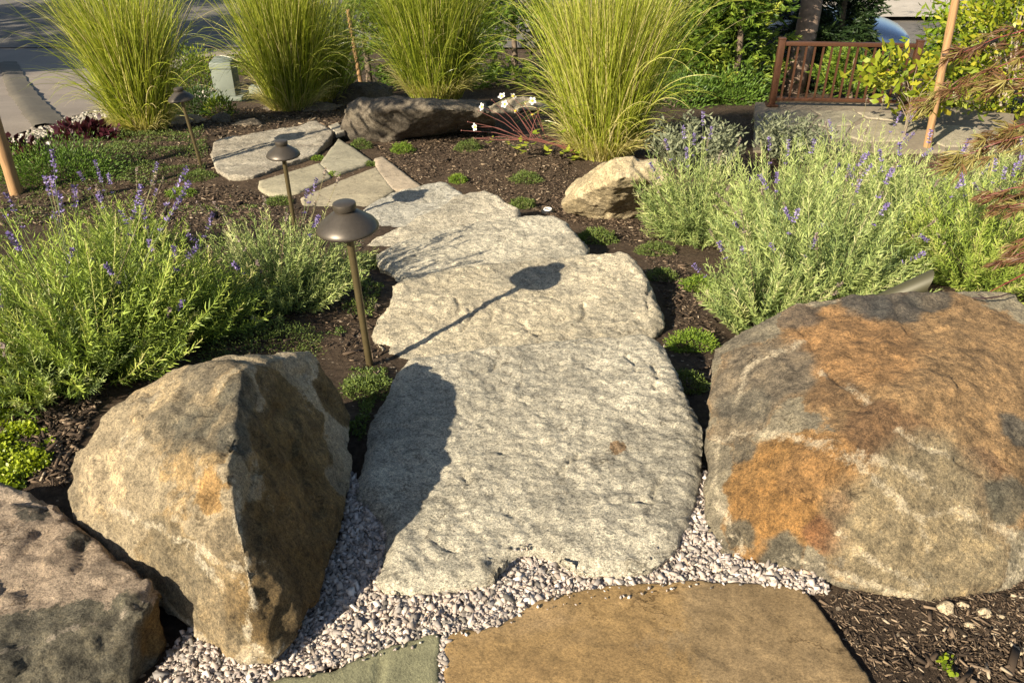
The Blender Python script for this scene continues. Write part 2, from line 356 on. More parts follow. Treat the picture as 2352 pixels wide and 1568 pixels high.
def grooves(o, hit, paths, w, depth):
    """cracks cut into a stone's surface"""
    lo = np.array(o.location); n = len(o.data.vertices); V = np.empty(n * 3, np.float32); o.data.vertices.foreach_get("co", V); V = V.reshape(-1, 3).astype(float); N = np.empty(n * 3, np.float32); o.data.vertices.foreach_get("normal", N); N = N.reshape(-1, 3)
    for path in paths:
        q = [hit(*p) - lo for p in path]; d = np.full(n, 9.0)
        Vw = V + .006 * np.stack([pn(V * 30 + 9 * k) for k in range(3)], 1)
        for a, b in zip(q[:-1], q[1:]):
            ba = b - a; t = np.clip(((Vw - a) @ ba) / (ba @ ba + 1e-9), 0, 1); d = np.minimum(d, np.linalg.norm(Vw - a - t[:, None] * ba, axis=1))
        V = V - N * (depth * np.exp(-(d / w) ** 2))[:, None]
    o.data.vertices.foreach_set("co", V.astype(np.float32).ravel()); o.data.update()
def stain(o, patches, lines=()):
    """ragged mineral stains and pale bands, as attributes on the stone's points"""
    lo = np.array(o.location); n = len(o.data.vertices); V = np.empty(n * 3, np.float32); o.data.vertices.foreach_get("co", V); V = V.reshape(-1, 3).astype(float) + lo
    C = np.zeros((n, 3)); A = np.zeros(n); first = True
    for k, (c, rad, colr, rag, st) in enumerate(patches):
        e = np.linalg.norm(V - np.asarray(c), axis=1) / rad + rag * .55 * fbm(V * (1.1 / rad) + 7.7 * k, 5) + .12 * fbm(V * 14 + k, 3); m = np.clip((1.18 - e) / .36, 0, 1); m = m * m * (3 - 2 * m) * st
        C = np.asarray(colr) * np.ones((n, 3)) if first else C * (1 - m[:, None]) + np.asarray(colr) * m[:, None]; first = False; A = A + (1 - A) * m
    D = np.full(n, 5.0); Vw = V + .012 * np.stack([fbm(V * 9 + 5 * k, 3) for k in range(3)], 1)
    for a, b, w in lines:
        ba = b - a; t = np.clip(((Vw - a) @ ba) / (ba @ ba + 1e-9), 0, 1); D = np.minimum(D, np.linalg.norm(Vw - a - t[:, None] * ba, axis=1) / w)
    at = o.data.attributes.new("stain", 'FLOAT_COLOR', 'POINT'); at.data.foreach_set("color", np.column_stack([C, np.ones(n)]).astype(np.float32).ravel())
    at = o.data.attributes.new("stain_a", 'FLOAT', 'POINT'); at.data.foreach_set("value", A.astype(np.float32))
    at = o.data.attributes.new("vein_d", 'FLOAT', 'POINT'); at.data.foreach_set("value", (D / 5).astype(np.float32))
def chain(hit, pts, w): return [(hit(*a), hit(*b), w) for a, b in zip(pts[:-1], pts[1:])]
def slab(name, outline, z, thick, mat, label, cat, group=None, voxel=.012, rough=(.006, .010, .004), tilt=(0, 0), sm=2, jag=.007, under=.03, step=.04, wear=0.0, cleft=0.0):
    P = np.array([W(px, py, z)[:2] for px, py in outline]); c = P.mean(0)
    Q = []
    for k in range(len(P)):                                   # walk the outline in short steps, ragged
        a, b2 = P[k], P[(k + 1) % len(P)]; n = max(1, int(np.linalg.norm(b2 - a) / step))
        for j in range(n): Q.append(a + (b2 - a) * j / n)
    Q = np.array(Q); T = np.roll(Q, -1, 0) - np.roll(Q, 1, 0); T /= np.linalg.norm(T, axis=1)[:, None] + 1e-9; Nn = np.stack([T[:, 1], -T[:, 0]], 1)
    Q3 = np.column_stack([Q * 9, np.full(len(Q), z * 7)]); Q = Q + Nn * (jag * fbm(Q3, 3))[:, None]
    area = .5 * np.sum(Q[:, 0] * np.roll(Q[:, 1], -1) - Q[:, 1] * np.roll(Q[:, 0], -1))
    if area < 0: Q = Q[::-1]; Nn = -Nn[::-1]
    bm = bmesh.new(); n = len(Q); out = np.stack([(np.roll(Q, -1, 0) - np.roll(Q, 1, 0))[:, 1], -(np.roll(Q, -1, 0) - np.roll(Q, 1, 0))[:, 0]], 1); out /= np.linalg.norm(out, axis=1)[:, None] + 1e-9
    tz = lambda p: z + tilt[0] * (p[0] - c[0]) + tilt[1] * (p[1] - c[1])
    top = [bm.verts.new((p[0], p[1], tz(p))) for p in Q]; bot = [bm.verts.new((p[0] - o[0] * under, p[1] - o[1] * under, tz(p) - thick)) for p, o in zip(Q, out)]
    bm.faces.new(top); bm.faces.new(bot[::-1])
    for k in range(n): bm.faces.new((top[k], bot[k], bot[(k + 1) % n], top[(k + 1) % n]))
    bmesh.ops.triangulate(bm, faces=[f for f in bm.faces if len(f.verts) > 4])
    V, N, F = remeshed(bm, voxel, sm)
    q = np.column_stack([V[:, 0] * .9 + V[:, 1] * .3, V[:, 1] * 1.1 - V[:, 0] * .35, V[:, 2]])
    q = q + .05 * np.stack([pn(V * 4 + k * 31) for k in range(3)], 1)
    V = V + N * (rough[0] * facets(q * 15)[:, None] * .75 + rough[1] * fbm(V * 6, 4)[:, None] + rough[2] * fbm(q * 36, 3)[:, None] - rough[0] * .3)
    if cleft: V[:, 2] += cleft * np.where(N[:, 2] > .5, np.round(fbm(V * 2.6 + 3.1 * z, 4) * 3.5), 0)
    if wear:                                                  # worn, slumping rims
        Qn = np.roll(Q, -1, 0); d = np.full(len(V), 9.0); up = N[:, 2] > -.2
        for a, b2 in zip(Q, Qn):
            ba = b2 - a; t_ = np.clip(((V[up, :2] - a) @ ba) / (ba @ ba + 1e-9), 0, 1); d[up] = np.minimum(d[up], np.hypot(*(V[up, :2] - a - t_[:, None] * ba).T))
        wv = wear * (1 + .9 * fbm(np.column_stack([V[:, :2] * 5, np.full(len(V), z * 11)]), 3)); V[:, 2] -= np.where(up, wv * np.clip(1 - d / .05, 0, 1) ** 1.6, 0)
    return tag(mesh(name, V, F, mat, None, None, True), label, cat, group)

_tmp = plain("tmp_stone", (.3, .3, .3))
def granite(name, b=(.45, .395, .29), rotz=.5, patches=(), origin=(0, 0, 0)):
    b = np.array(b)
    return stone_mat(name, tuple(b), tuple(b * .74), tuple(b * 1.2), patches, ((.62, .56, .43), 3.0, .25), 130, .95, origin, .92, (1.0, 1.15, 1.1), rotz, .5, ((.36, .325, .25), 3.5, .5, .6), .9, .034)
STEPS = "rough granite step slabs"
slab("stone_step", [(905, 838), (940, 812), (1000, 800), (1090, 783), (1166, 779), (1256, 767), (1356, 760), (1466, 752), (1500, 756), (1530, 778), (1556, 830), (1573, 880), (1600, 928), (1621, 965), (1624, 1010), (1616, 1100), (1600, 1150), (1560, 1240), (1540, 1275), (1500, 1305), (1420, 1312), (1330, 1310), (1270, 1275), (1225, 1262), (1180, 1270), (1150, 1300), (1132, 1330), (1050, 1346), (905, 1352), (880, 1342), (866, 1322), (872, 1280), (880, 1215), (858, 1170), (810, 1128), (818, 1082), (850, 960), (880, 900)],
     .035, .15, granite("granite_near", (.605, .545, .415), .5, [(W(1400, 995, .04), .028, (.30, .17, .07), .5, .8)], W(1215, 1050, -.115)), "large pale granite slab nearest the gravel, crossed by a boulder's broad shadow", "stone step", STEPS, .008, (.0065, .013, .0085), (0, -.012), wear=.026)
slab("stone_step", [(920, 640), (963, 631), (1029, 616), (1100, 606), (1200, 596), (1300, 588), (1356, 582), (1400, 585), (1420, 578), (1446, 582), (1476, 612), (1503, 646), (1513, 675), (1526, 705), (1530, 735), (1500, 765), (1520, 830), (1300, 850), (1000, 880), (905, 850), (876, 815), (880, 784), (856, 769), (848, 746), (860, 722), (886, 699), (900, 665), (906, 646)],
     -.15, .17, granite("granite_second", (.63, .545, .385), 1.1), "pale granite step with the lamp's round-headed shadow lying across it", "stone step", STEPS, .010, (.007, .013, .0085), (.0, .05), wear=.030)
slab("stone_step", [(862, 576), (890, 562), (940, 540), (990, 528), (1060, 512), (1120, 500), (1180, 492), (1214, 487), (1279, 487), (1306, 502), (1336, 532), (1356, 554), (1354, 583), (1340, 620), (1200, 650), (1000, 670), (930, 660), (916, 642), (904, 632), (891, 617), (866, 604)],
     -.30, .17, granite("granite_third", (.68, .61, .46), .2), "pale granite step streaked by the thin shadows of lavender stems", "stone step", STEPS, .013, (.006, .012, .008), (-.02, .02), wear=.034)
slab("stone_step", [(829, 556), (846, 535), (886, 522), (921, 511), (954, 490), (1011, 474), (1039, 453), (1079, 446), (1102, 443), (1116, 440), (1154, 457), (1174, 470), (1194, 477), (1201, 489), (1190, 530), (1000, 590), (890, 620), (854, 593), (841, 582)],
     -.45, .17, granite("granite_fourth", (.57, .505, .38), .8), "grey beige granite step between the stem-streaked step and the highest-looking pale step", "stone step", STEPS, .014, (.006, .012, .008), (.02, .06), wear=.034)
slab("stone_step", [(826, 478), (862, 454), (894, 437), (924, 430), (964, 420), (1016, 408), (1031, 412), (1052, 428), (1079, 443), (1070, 480), (980, 540), (880, 600), (850, 590), (826, 560), (818, 515)],
     -.62, .17, granite("granite_fifth", (.54, .505, .415), .4), "grey granite step touching the landing flagstones, with a small lamp shadow on its far edge", "stone step", STEPS, .015, (.006, .012, .008), (.0, -.02), wear=.03)
slab("stone_slab", [(482, 352), (490, 324), (515, 313), (560, 309), (620, 296), (690, 286), (716, 274), (740, 281), (768, 301), (752, 322), (735, 341), (724, 353), (650, 376), (585, 402), (560, 405), (522, 405), (494, 386)],
     -.84, .16, stone_mat("banded_granite", (.36, .315, .24), (.25, .215, .165), (.46, .41, .32), (), ((.5, .45, .36), 2.0, .3), 60, .6, (0, 0, 0), .9, (1, 2.4, 1), .45, .45), "long grey banded slab beside the landing, thin lamp shadow along it", "stone slab", None, .016, (.008, .010, .004), sm=3)
def flag_mat(name, base, streak=(1, 1, 1)):
    b = np.array(base) * .86; return stone_mat(name, tuple(b), tuple(b * .75), tuple(b * 1.18), (), (tuple(np.minimum(1, b * 1.4)), 2.2, .35), 160, .3, (0, 0, 0), .8, streak, .3, .3, None, .55)
FL = "flagstones of the small landing"
for pts, lab, bc in [
    ([(598, 414), (660, 396), (731, 374), (757, 404), (720, 422), (682, 441), (640, 446), (612, 440), (596, 428)], "greenish beige flagstone lying against the long banded slab", (.36, .32, .22)),
    ([(735, 376), (757, 345), (778, 318), (812, 340), (848, 364), (838, 374), (770, 399), (758, 394)], "flagstone striped by dark pole shadows, touching the mid bed boulder's soil", (.33, .30, .215)),
    ([(696, 452), (770, 420), (862, 385), (894, 428), (900, 436), (850, 470), (790, 492), (720, 490), (700, 470)], "largest tan flagstone of the landing, beside the topmost lamp hat", (.37, .32, .22)),
    ([(861, 364), (882, 359), (925, 393), (966, 424), (940, 434), (897, 432), (868, 395)], "narrow pinkish tan flagstone bordering the brown mulch bed", (.40, .325, .235)),
    ([(756, 290), (776, 281), (792, 300), (772, 306)], "small pale flagstone tucked between slab and shaded boulder", (.38, .34, .26))]:
    _c = np.mean(pts, 0); pts = [tuple(_c + (np.array(p) - _c) * 1.065) for p in pts]
    slab("flagstone", pts, -.852, .05, flag_mat("flag_" + str(int(pts[0][0])), bc, (1, 1.6, 1)), lab, "flagstone", FL, .018 if len(pts) > 4 else .012, (.002, .004, .001), sm=0, jag=.006, under=.0, cleft=.002)
slab("flagstone", [(1022, 1490), (1030, 1460), (1062, 1442), (1110, 1442), (1150, 1432), (1200, 1395), (1235, 1372), (1330, 1350), (1430, 1338), (1560, 1330), (1700, 1332), (1820, 1340), (1850, 1352), (1880, 1390), (1925, 1450), (1990, 1545), (2040, 1640), (1500, 1800), (1030, 1760), (1016, 1600)],
     .012, .06, stone_mat("brown_flag", (.25, .162, .068), (.20, .128, .056), (.295, .20, .10), [(W(1900, 1400, 0), .42, (.21, .15, .08), .9, .75)], ((.32, .23, .12), 2.4, .3), 150, .22, W(1500, 1560, 0), .62, (1, 1.2, 1), .3, .34, None, .5), "big smooth ochre brown flagstone in front of the gravel", "flagstone", None, .0085, (.002, .005, .001), sm=1, jag=.006, under=0, cleft=.0022)
slab("flagstone", [(600, 1568), (640, 1553), (700, 1542), (760, 1535), (820, 1508), (900, 1478), (960, 1462), (1004, 1446), (1014, 1470), (1010, 1580), (1006, 1760), (500, 1760), (540, 1640)],
     .012, .06, flag_mat("green_flag", (.235, .225, .13), (1.6, 1, 1)), "grey green flagstone with a fine crack, next to the brown one", "flagstone", None, .012, (.0015, .003, .0008), sm=1, jag=.006, under=0)

for o_ in [o for o in COL.objects if o.name.startswith("stone_step")]:
    h = hitter(o_); i_ = ["stone_step", "stone_step.001", "stone_step.002", "stone_step.003", "stone_step.004"].index(o_.name)
    grooves(o_, h, [[[(1128, 850), (1142, 832), (1164, 821)], [(1498, 838), (1511, 858), (1503, 890)], [(1285, 1085), (1308, 1058), (1330, 1046)], [(1452, 1146), (1475, 1148), (1500, 1151)], [(1075, 1110), (1065, 1090), (1085, 1075)], [(1500, 1140), (1505, 1120), (1520, 1100)], [(1000, 1240), (1030, 1258), (1050, 1262)], [(1440, 815), (1455, 830), (1462, 850)]],
        [[(1048, 685), (1056, 700), (1052, 720)], [(1075, 705), (1086, 720), (1070, 748), (1060, 760)], [(1340, 700), (1345, 720), (1338, 735)], [(1496, 650), (1485, 690), (1492, 712)], [(1400, 700), (1420, 690), (1440, 685)], [(1200, 740), (1215, 760), (1235, 770)], [(1120, 745), (1130, 730), (1133, 715)]],
        [[(930, 600), (950, 590), (965, 575)], [(1140, 520), (1150, 530), (1160, 528)], [(1290, 530), (1300, 545), (1296, 560)]], [[(1150, 462), (1165, 472), (1180, 480)]], [[(960, 450), (975, 455), (985, 465)]]][i_], .0075, .013)

for o_ in [o for o in COL.objects if o.name.startswith("flagstone") and "fine crack" in o.get("label", "")]:
    grooves(o_, hitter(o_), [[(872, 1488), (878, 1515), (866, 1545), (868, 1590)]], .006, .010)
# boulders ---------------------------------------------------
OC = (.40, .215, .065)
bl_o = np.array([-.75, 1.65, -.1])
bl_pts = [W(555, 848, .445), W(520, 1075, .40), W(548, 1220, .32), (W(580, 1380, .18)), W(566, 1470, .06), W(545, 1545, -.02), W(480, 822, .41), W(385, 848, .37), W(250, 930, .31), W(172, 1040, .22), W(152, 1130, .14),
          W(165, 1192, .11), W(330, 1285, .13), W(432, 1372, .09), W(462, 1440, .05), W(466, 1490, .0), W(712, 802, .27), W(745, 850, .17), W(650, 813, .32), W(806, 950, .02), W(805, 1090, .03), W(782, 1225, .04), W(750, 1335, .05), W(705, 1435, .05), W(632, 1525, .03), W(770, 1245, -.06), W(735, 1350, -.06), W(690, 1450, -.06), W(620, 1540, -.06)]
bl_back = [(-1.05, 2.05, -.1), (-.6, 2.2, -.12), (-1.2, 1.7, -.1)]
ob = rock("boulder", [bl_pts + bl_back], _tmp, "upright tan boulder with a lit face and a dark brown face, beside the near slab", "boulder", .0085, 1, (.011, .010, .0045), 12, None, bl_o); h = hitter(ob)
grooves(ob, h, [[(185 + 38 * k, 1140 + 14 * k), (200 + 40 * k, 1172 + 14 * k), (232 + 40 * k, 1210 + 15 * k)] for k in range(5)], .009, .010); grooves(ob, h, [[(400, 925), (440, 950), (500, 945), (530, 905)], [(470, 1010), (455, 985), (490, 960)], [(530, 1010), (512, 1050), (530, 1100)]], .010, .011)
stain(ob, [  # brown patches on the unlit face paint its shade into the stone
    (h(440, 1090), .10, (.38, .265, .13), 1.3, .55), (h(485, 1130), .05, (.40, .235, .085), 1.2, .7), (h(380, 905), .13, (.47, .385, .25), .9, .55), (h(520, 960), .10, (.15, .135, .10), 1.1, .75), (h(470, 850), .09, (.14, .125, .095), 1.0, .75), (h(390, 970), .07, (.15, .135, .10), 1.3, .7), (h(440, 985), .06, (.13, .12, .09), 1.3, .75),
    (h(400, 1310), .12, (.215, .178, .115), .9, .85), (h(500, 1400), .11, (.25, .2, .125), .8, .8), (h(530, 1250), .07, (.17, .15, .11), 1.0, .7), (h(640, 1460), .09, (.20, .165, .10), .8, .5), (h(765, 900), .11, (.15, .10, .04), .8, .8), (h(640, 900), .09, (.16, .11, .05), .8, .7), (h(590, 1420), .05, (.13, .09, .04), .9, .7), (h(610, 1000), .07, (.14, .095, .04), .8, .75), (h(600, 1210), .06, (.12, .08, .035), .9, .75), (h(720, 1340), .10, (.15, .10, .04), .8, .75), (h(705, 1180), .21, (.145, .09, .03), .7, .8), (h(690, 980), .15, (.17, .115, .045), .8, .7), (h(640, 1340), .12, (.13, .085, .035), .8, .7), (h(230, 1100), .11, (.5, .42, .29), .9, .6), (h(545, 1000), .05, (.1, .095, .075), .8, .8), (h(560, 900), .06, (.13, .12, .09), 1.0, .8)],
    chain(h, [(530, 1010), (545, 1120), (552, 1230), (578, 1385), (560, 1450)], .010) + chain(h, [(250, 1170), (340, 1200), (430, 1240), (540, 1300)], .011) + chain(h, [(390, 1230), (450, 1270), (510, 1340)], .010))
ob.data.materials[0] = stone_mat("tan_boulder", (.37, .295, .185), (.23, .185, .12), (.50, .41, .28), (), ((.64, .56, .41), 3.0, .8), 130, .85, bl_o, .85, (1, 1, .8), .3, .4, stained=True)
bb_o = np.array([-1.3, 1.3, -.05])
bb = [W(-60, 1095, .14), W(10, 1106, .14), W(62, 1118, .13), W(112, 1182, .13), W(225, 1258, .14), W(285, 1312, .14), W(352, 1338, .14), W(380, 1366, .11), W(338, 1400, .15), W(130, 1452, .16), W(0, 1522, .16), W(-250, 1560, .16), W(-300, 1150, .15),
      W(374, 1490, -.01), W(338, 1560, -.03), W(290, 1640, -.03), W(-250, 1850, -.03), W(0, 1800, -.03), W(-300, 1200, -.08), W(80, 1160, -.1), W(320, 1345, -.06)]
ob = rock("boulder", [bb], _tmp, "flat-topped pinkish boulder with a dark rough front, cut by the photo's corner", "boulder", .010, 1, (.012, .012, .005), 13, None, bb_o); h = hitter(ob)
stain(ob, [(h(230, 1530), .15, (.15, .135, .095), .8, .9), (h(60, 1565), .17, (.14, .125, .09), .8, .9), (h(150, 1500), .06, (.17, .15, .105), 1.1, .8), (h(310, 1440), .06, (.16, .14, .1), 1.0, .8), (h(365, 1440), .07, (.22, .135, .042), .8, .8), (h(75, 1175), .04, (.15, .13, .1), 1.2, .7), (h(175, 1235), .035, (.15, .13, .1), 1.2, .7)], chain(h, [(340, 1345), (310, 1395), (180, 1440), (0, 1500)], .008))
ob.data.materials[0] = stone_mat("pink_boulder", (.40, .305, .215), (.30, .225, .155), (.50, .39, .28), (), ((.55, .45, .34), 4, .35), 130, .85, bb_o, .88, (1, 1, 1), 0, .4, stained=True)
br_o = np.array([1.15, 1.9, -.1])
br = [W(1632, 832, .17), W(1640, 800, .18), W(1690, 762, .22), W(1830, 690, .31), W(1965, 676, .34), W(2060, 684, .34), W(2130, 672, .35), W(2240, 666, .36), W(2330, 672, .35), W(2420, 740, .33), W(2440, 900, .28), W(2350, 1030, .22), W(2372, 1150, .16), W(2338, 1250, .07), W(2275, 1340, .02), W(2140, 1386, -.01), W(1935, 1345, .0),
      W(1855, 1303, .0), W(1700, 1296, .0), W(1645, 1272, .0), W(1618, 1190, .015), W(1618, 1100, .06), W(1625, 960, .11), W(1910, 1010, .285), W(2100, 900, .345), W(2190, 1130, .225), W(1760, 800, .25), W(1700, 1050, .13), W(2000, 1200, .15)]
br += [(.62, 2.2, -.15), (1.5, 2.6, -.2), (1.9, 2.3, -.2), (1.6, 1.5, -.15)] + [tuple(np.array(p) + np.array([0, .05, -.16])) for p in (W(1640, 1250, 0), W(2130, 1370, 0), W(2330, 1250, 0))]
br[25] = W(1910, 1010, .185); br[26] = W(2100, 900, .25); br[27] = W(2190, 1130, .115); br[28] = W(1760, 800, .25); br[29] = W(1700, 1050, .118); br[30] = W(2000, 1200, .075)
ob = rock("boulder", [br], _tmp, "broad sloping boulder with orange stains, partly over the dark mulch", "boulder", .009, 1, (.008, .011, .0035), 9, None, br_o); h = hitter(ob)
grooves(ob, h, [[(2052, 682), (2058, 705), (2070, 735), (2090, 765)], [(1690, 1215), (1702, 1235), (1700, 1255)], [(1722, 1212), (1730, 1235), (1726, 1258)], [(1818, 742), (1850, 770), (1870, 800)], [(1900, 850), (1975, 925), (2090, 1010), (2250, 1085)]], .008, .011)
stain(ob, [
    (h(2180, 860), .42, (.30, .19, .092), .6, .85), (h(1950, 790), .20, (.31, .175, .075), .8, .85), (h(2060, 700), .09, (.095, .088, .075), .8, .9), (h(1985, 695), .08, (.095, .088, .075), .8, .9), (h(2130, 690), .07, (.11, .10, .08), .9, .85), (h(1830, 725), .07, (.12, .098, .075), .9, .8),
    (h(1750, 870), .17, (.165, .142, .105), .8, .85), (h(1700, 960), .10, (.15, .132, .098), .8, .8), (h(1920, 900), .075, (.165, .10, .05), .9, .8), (h(2010, 975), .085, (.175, .10, .05), .9, .85), (h(2120, 1045), .09, (.17, .10, .052), .9, .85), (h(2250, 1100), .085, (.17, .105, .06), .9, .8),
    (h(1790, 1100), .15, (.255, .14, .048), .7, .92), (h(1760, 1190), .12, (.25, .135, .046), .8, .88), (h(1880, 1075), .10, (.25, .14, .055), .9, .9), (h(1905, 1225), .055, (.21, .10, .045), .9, .9), (h(1930, 1160), .035, (.22, .105, .045), 1.2, .85), (h(1800, 1275), .05, (.12, .112, .082), 1.0, .9), (h(1700, 1225), .04, (.12, .112, .082), 1.2, .85), (h(1710, 1035), .04, (.11, .102, .078), 1.0, .85),
    (h(2120, 1230), .22, (.235, .205, .13), .8, .7), (h(2335, 990), .05, (.09, .085, .07), .8, .9), (h(2320, 1150), .06, (.10, .095, .07), .8, .85)],
    chain(h, [(1642, 1012), (1720, 992), (1800, 996), (1880, 1020), (1960, 1052)], .016) + chain(h, [(1960, 1052), (2040, 1130), (2110, 1190), (2132, 1262)], .012) + chain(h, [(1980, 1050), (2100, 1092), (2230, 1180), (2330, 1225)], .014) + chain(h, [(1925, 1228), (2010, 1290), (2130, 1345)], .010) + chain(h, [(1645, 1030), (1652, 1150), (1700, 1268)], .011) + chain(h, [(1850, 780), (1720, 840), (1690, 930)], .012) + chain(h, [(1880, 850), (1975, 905), (2080, 1000), (2200, 1060)], .012) + chain(h, [(2110, 1190), (2200, 1170), (2260, 1240)], .009) + chain(h, [(1640, 1280), (1850, 1290), (2000, 1340), (2140, 1380)], .012) + chain(h, [(1760, 730), (1830, 700), (1930, 690)], .008))
ob.data.materials[0] = stone_mat("ochre_boulder", (.235, .20, .135), (.145, .122, .088), (.33, .28, .185), (), ((.58, .49, .34), 2.8, .9), 130, .8, br_o, .85, (1, 1, 1), .4, .4, stained=True)
g = G(1400, 507); gz = g[2]
bm_ = [W(1288, 472, gz + .07), W(1298, 488, gz + .0), W(1335, 500, gz - .03), W(1382, 508, gz - .03), W(1470, 500, gz - .03), W(1560, 480, gz), W(1330, 425, gz + .27), W(1402, 362, gz + .50), W(1510, 364, gz + .50), W(1550, 420, gz + .36), W(1425, 410, gz + .44), W(1440, 450, gz + .2), W(1400, 455, gz + .18)]
bm_ += [tuple(np.array(p) + np.array([0, .5, 0])) for p in (W(1320, 480, gz - .05), W(1540, 470, gz - .05))]
rock("boulder", [bm_], stone_mat("khaki_boulder", (.40, .32, .19), (.30, .24, .14), (.48, .4, .26), (), ((.52, .45, .3), 4, .4), 90, .5), "angular khaki boulder rising from brown mulch in front of the lavender", "boulder", .012, 1, (.014, .012, .004), 9)
g = G(880, 330); gz = g[2]
bk = [W(776, 300, gz + .08), W(790, 318, gz), W(820, 328, gz - .03), W(875, 332, gz - .03), W(960, 308, gz), W(1100, 298, gz - .02), W(1142, 290, gz + .02), W(790, 252, gz + .30), W(832, 226, gz + .42), W(930, 224, gz + .45), W(1010, 234, gz + .42), W(1125, 258, gz + .28), W(1000, 252, gz + .38), W(880, 250, gz + .38)]
bk += [tuple(np.array(p) + np.array([0, .55, .1])) for p in (W(800, 290, gz), W(1110, 290, gz))]
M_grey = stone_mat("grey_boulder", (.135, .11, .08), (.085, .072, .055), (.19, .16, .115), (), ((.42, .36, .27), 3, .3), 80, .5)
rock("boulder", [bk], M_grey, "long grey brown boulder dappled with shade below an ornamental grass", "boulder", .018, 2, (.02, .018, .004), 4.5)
def lump(px, py, w, d, h, mat, label, name="stone", vox=.02, group=None, seed=0, cat="stone"):
    c = G(px, py); r = random.Random(seed); pts = []
    for k in range(22):
        a = r.uniform(0, 6.28); e = r.uniform(-.3, 1); q = math.sqrt(max(0.05, 1 - max(0, e) ** 2)) * r.uniform(.85, 1.1)
        pts.append((c[0] + w * q * math.cos(a), c[1] + d * q * math.sin(a) + d * .3, c[2] + h * e))
    return rock(name, [pts], mat, label, cat, vox, 2, (h * .09, h * .08, .003), 2.0 / max(.05, h), group)
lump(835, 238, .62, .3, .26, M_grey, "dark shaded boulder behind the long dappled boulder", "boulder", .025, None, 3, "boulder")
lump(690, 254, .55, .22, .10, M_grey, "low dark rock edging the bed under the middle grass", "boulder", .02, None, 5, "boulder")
ED = "small stones edging the bed below the first grass"
lump(410, 285, .33, .14, .09, stone_mat("edge_stone_a", (.36, .27, .18), (.26, .2, .13), (.46, .37, .27)), "orange tinted low stone by the foot of the first grass", "stone", .016, ED, 11)
lump(508, 281, .13, .1, .10, M_grey, "small round grey stone in the middle of the bed edging", "stone", .014, ED, 12)
lump(565, 288, .2, .1, .07, M_grey, "flat grey stone at the slab end of the bed edging", "stone", .014, ED, 13)
lump(1190, 258, .45, .2, .16, stone_mat("far_bed_stone", (.33, .28, .2), (.25, .21, .15), (.42, .36, .27)), "grey stone half hidden behind the white flowers", "boulder", .02, None, 21, "boulder")
lump(2270, 255, .35, .25, .14, M_grey, "grey stone under the yellow-leaved shrubs by the paving", "boulder", .02, None, 23, "boulder")
lump(1990, 212, .5, .3, .22, stone_mat("mossy_stone", (.2, .165, .09), (.13, .11, .06), (.28, .23, .13)), "mossy stone seen through the brown railing", "boulder", .025, None, 25, "boulder")
PALE = stone_mat("chalky_stone", (.50, .40, .26), (.40, .31, .19), (.6, .5, .36), (), None, 160, .5)
CH = "pale crumbly stones on the dark mulch"
for px, py, w, s, lab in [(2172, 1405, .033, 1, "egg-shaped pale stone touching the orange boulder's foot"), (2212, 1398, .022, 2, "jagged pale stone next to the egg-shaped one"), (2262, 1415, .026, 3, "crumbly pale stone farthest from the flagstone"), (2225, 1440, .018, 4, "small pale stone below the jagged one"), (2298, 1420, .014, 5, "tiny pale stone on the mulch near the photo's edge"), (2120, 1450, .014, 6, "bright white splinter stone on the dark mulch"), (2340, 1500, .02, 7, "rounded tan stone at the picture edge")]:
    lump(px, py, w, w * .75, w * .75, PALE, lab, "stone", .005, CH, s)

# patio beyond the railing of crazy paving
pat_z = -1.105
FP = "crazy paving flagstones below the railing"
_mp = [flag_mat("patio_flag_" + str(k), c) for k, c in enumerate([(.36, .315, .22), (.33, .295, .21), (.38, .33, .235)])]
for k, (pts, lab) in enumerate([
    ([(1770, 250), (1860, 252), (1880, 262), (1860, 285), (1790, 290), (1745, 282)], "crazy paving flagstone below the railing's first post"),
    ([(1866, 252), (1960, 254), (1985, 268), (1955, 285), (1905, 290), (1868, 284), (1886, 263)], "crazy paving flagstone under the middle of the railing"),
    ([(1968, 256), (2050, 258), (2090, 262), (2100, 275), (2060, 276), (1992, 270)], "crazy paving flagstone below the railing's second post"),
    ([(1962, 290), (1992, 274), (2060, 280), (2110, 280), (2105, 300), (2080, 322), (1990, 325), (1950, 312)], "larger crazy paving flagstone before the wooden stake"),
    ([(1745, 288), (1790, 294), (1900, 294), (1955, 290), (1942, 312), (1880, 330), (1760, 330)], "crazy paving flagstone half covered by the grey sage"),
    ([(2150, 285), (2240, 290), (2270, 310), (2250, 335), (2170, 335), (2130, 318)], "crazy paving flagstone behind the wooden stake")]):
    slab("flagstone", pts, pat_z, .06, _mp[k % 3], lab, "flagstone", FP, .015, (.002, .004, .001), sm=0, jag=.01, under=0, step=.1)
M_joint = paving_mat("mortar", (.22, .18, .125), (.16, .13, .09), (.30, .25, .18), 30)
_pp = [W(px, py, pat_z - .012) for px, py in [(1735, 235), (2130, 240), (2330, 262), (2320, 345), (1730, 345)]]
pa = MB().add([tuple(p) for p in _pp] + [(p[0], p[1], p[2] - .35) for p in _pp], [(0, 1, 2, 3, 4)] + [(k, k + 5, (k + 1) % 5 + 5, (k + 1) % 5) for k in range(5)])
pa = pa.build("patio", M_joint); tag(pa, kind='structure')
if pa.data.polygons[0].normal.z < 0: pa.data.flip_normals()
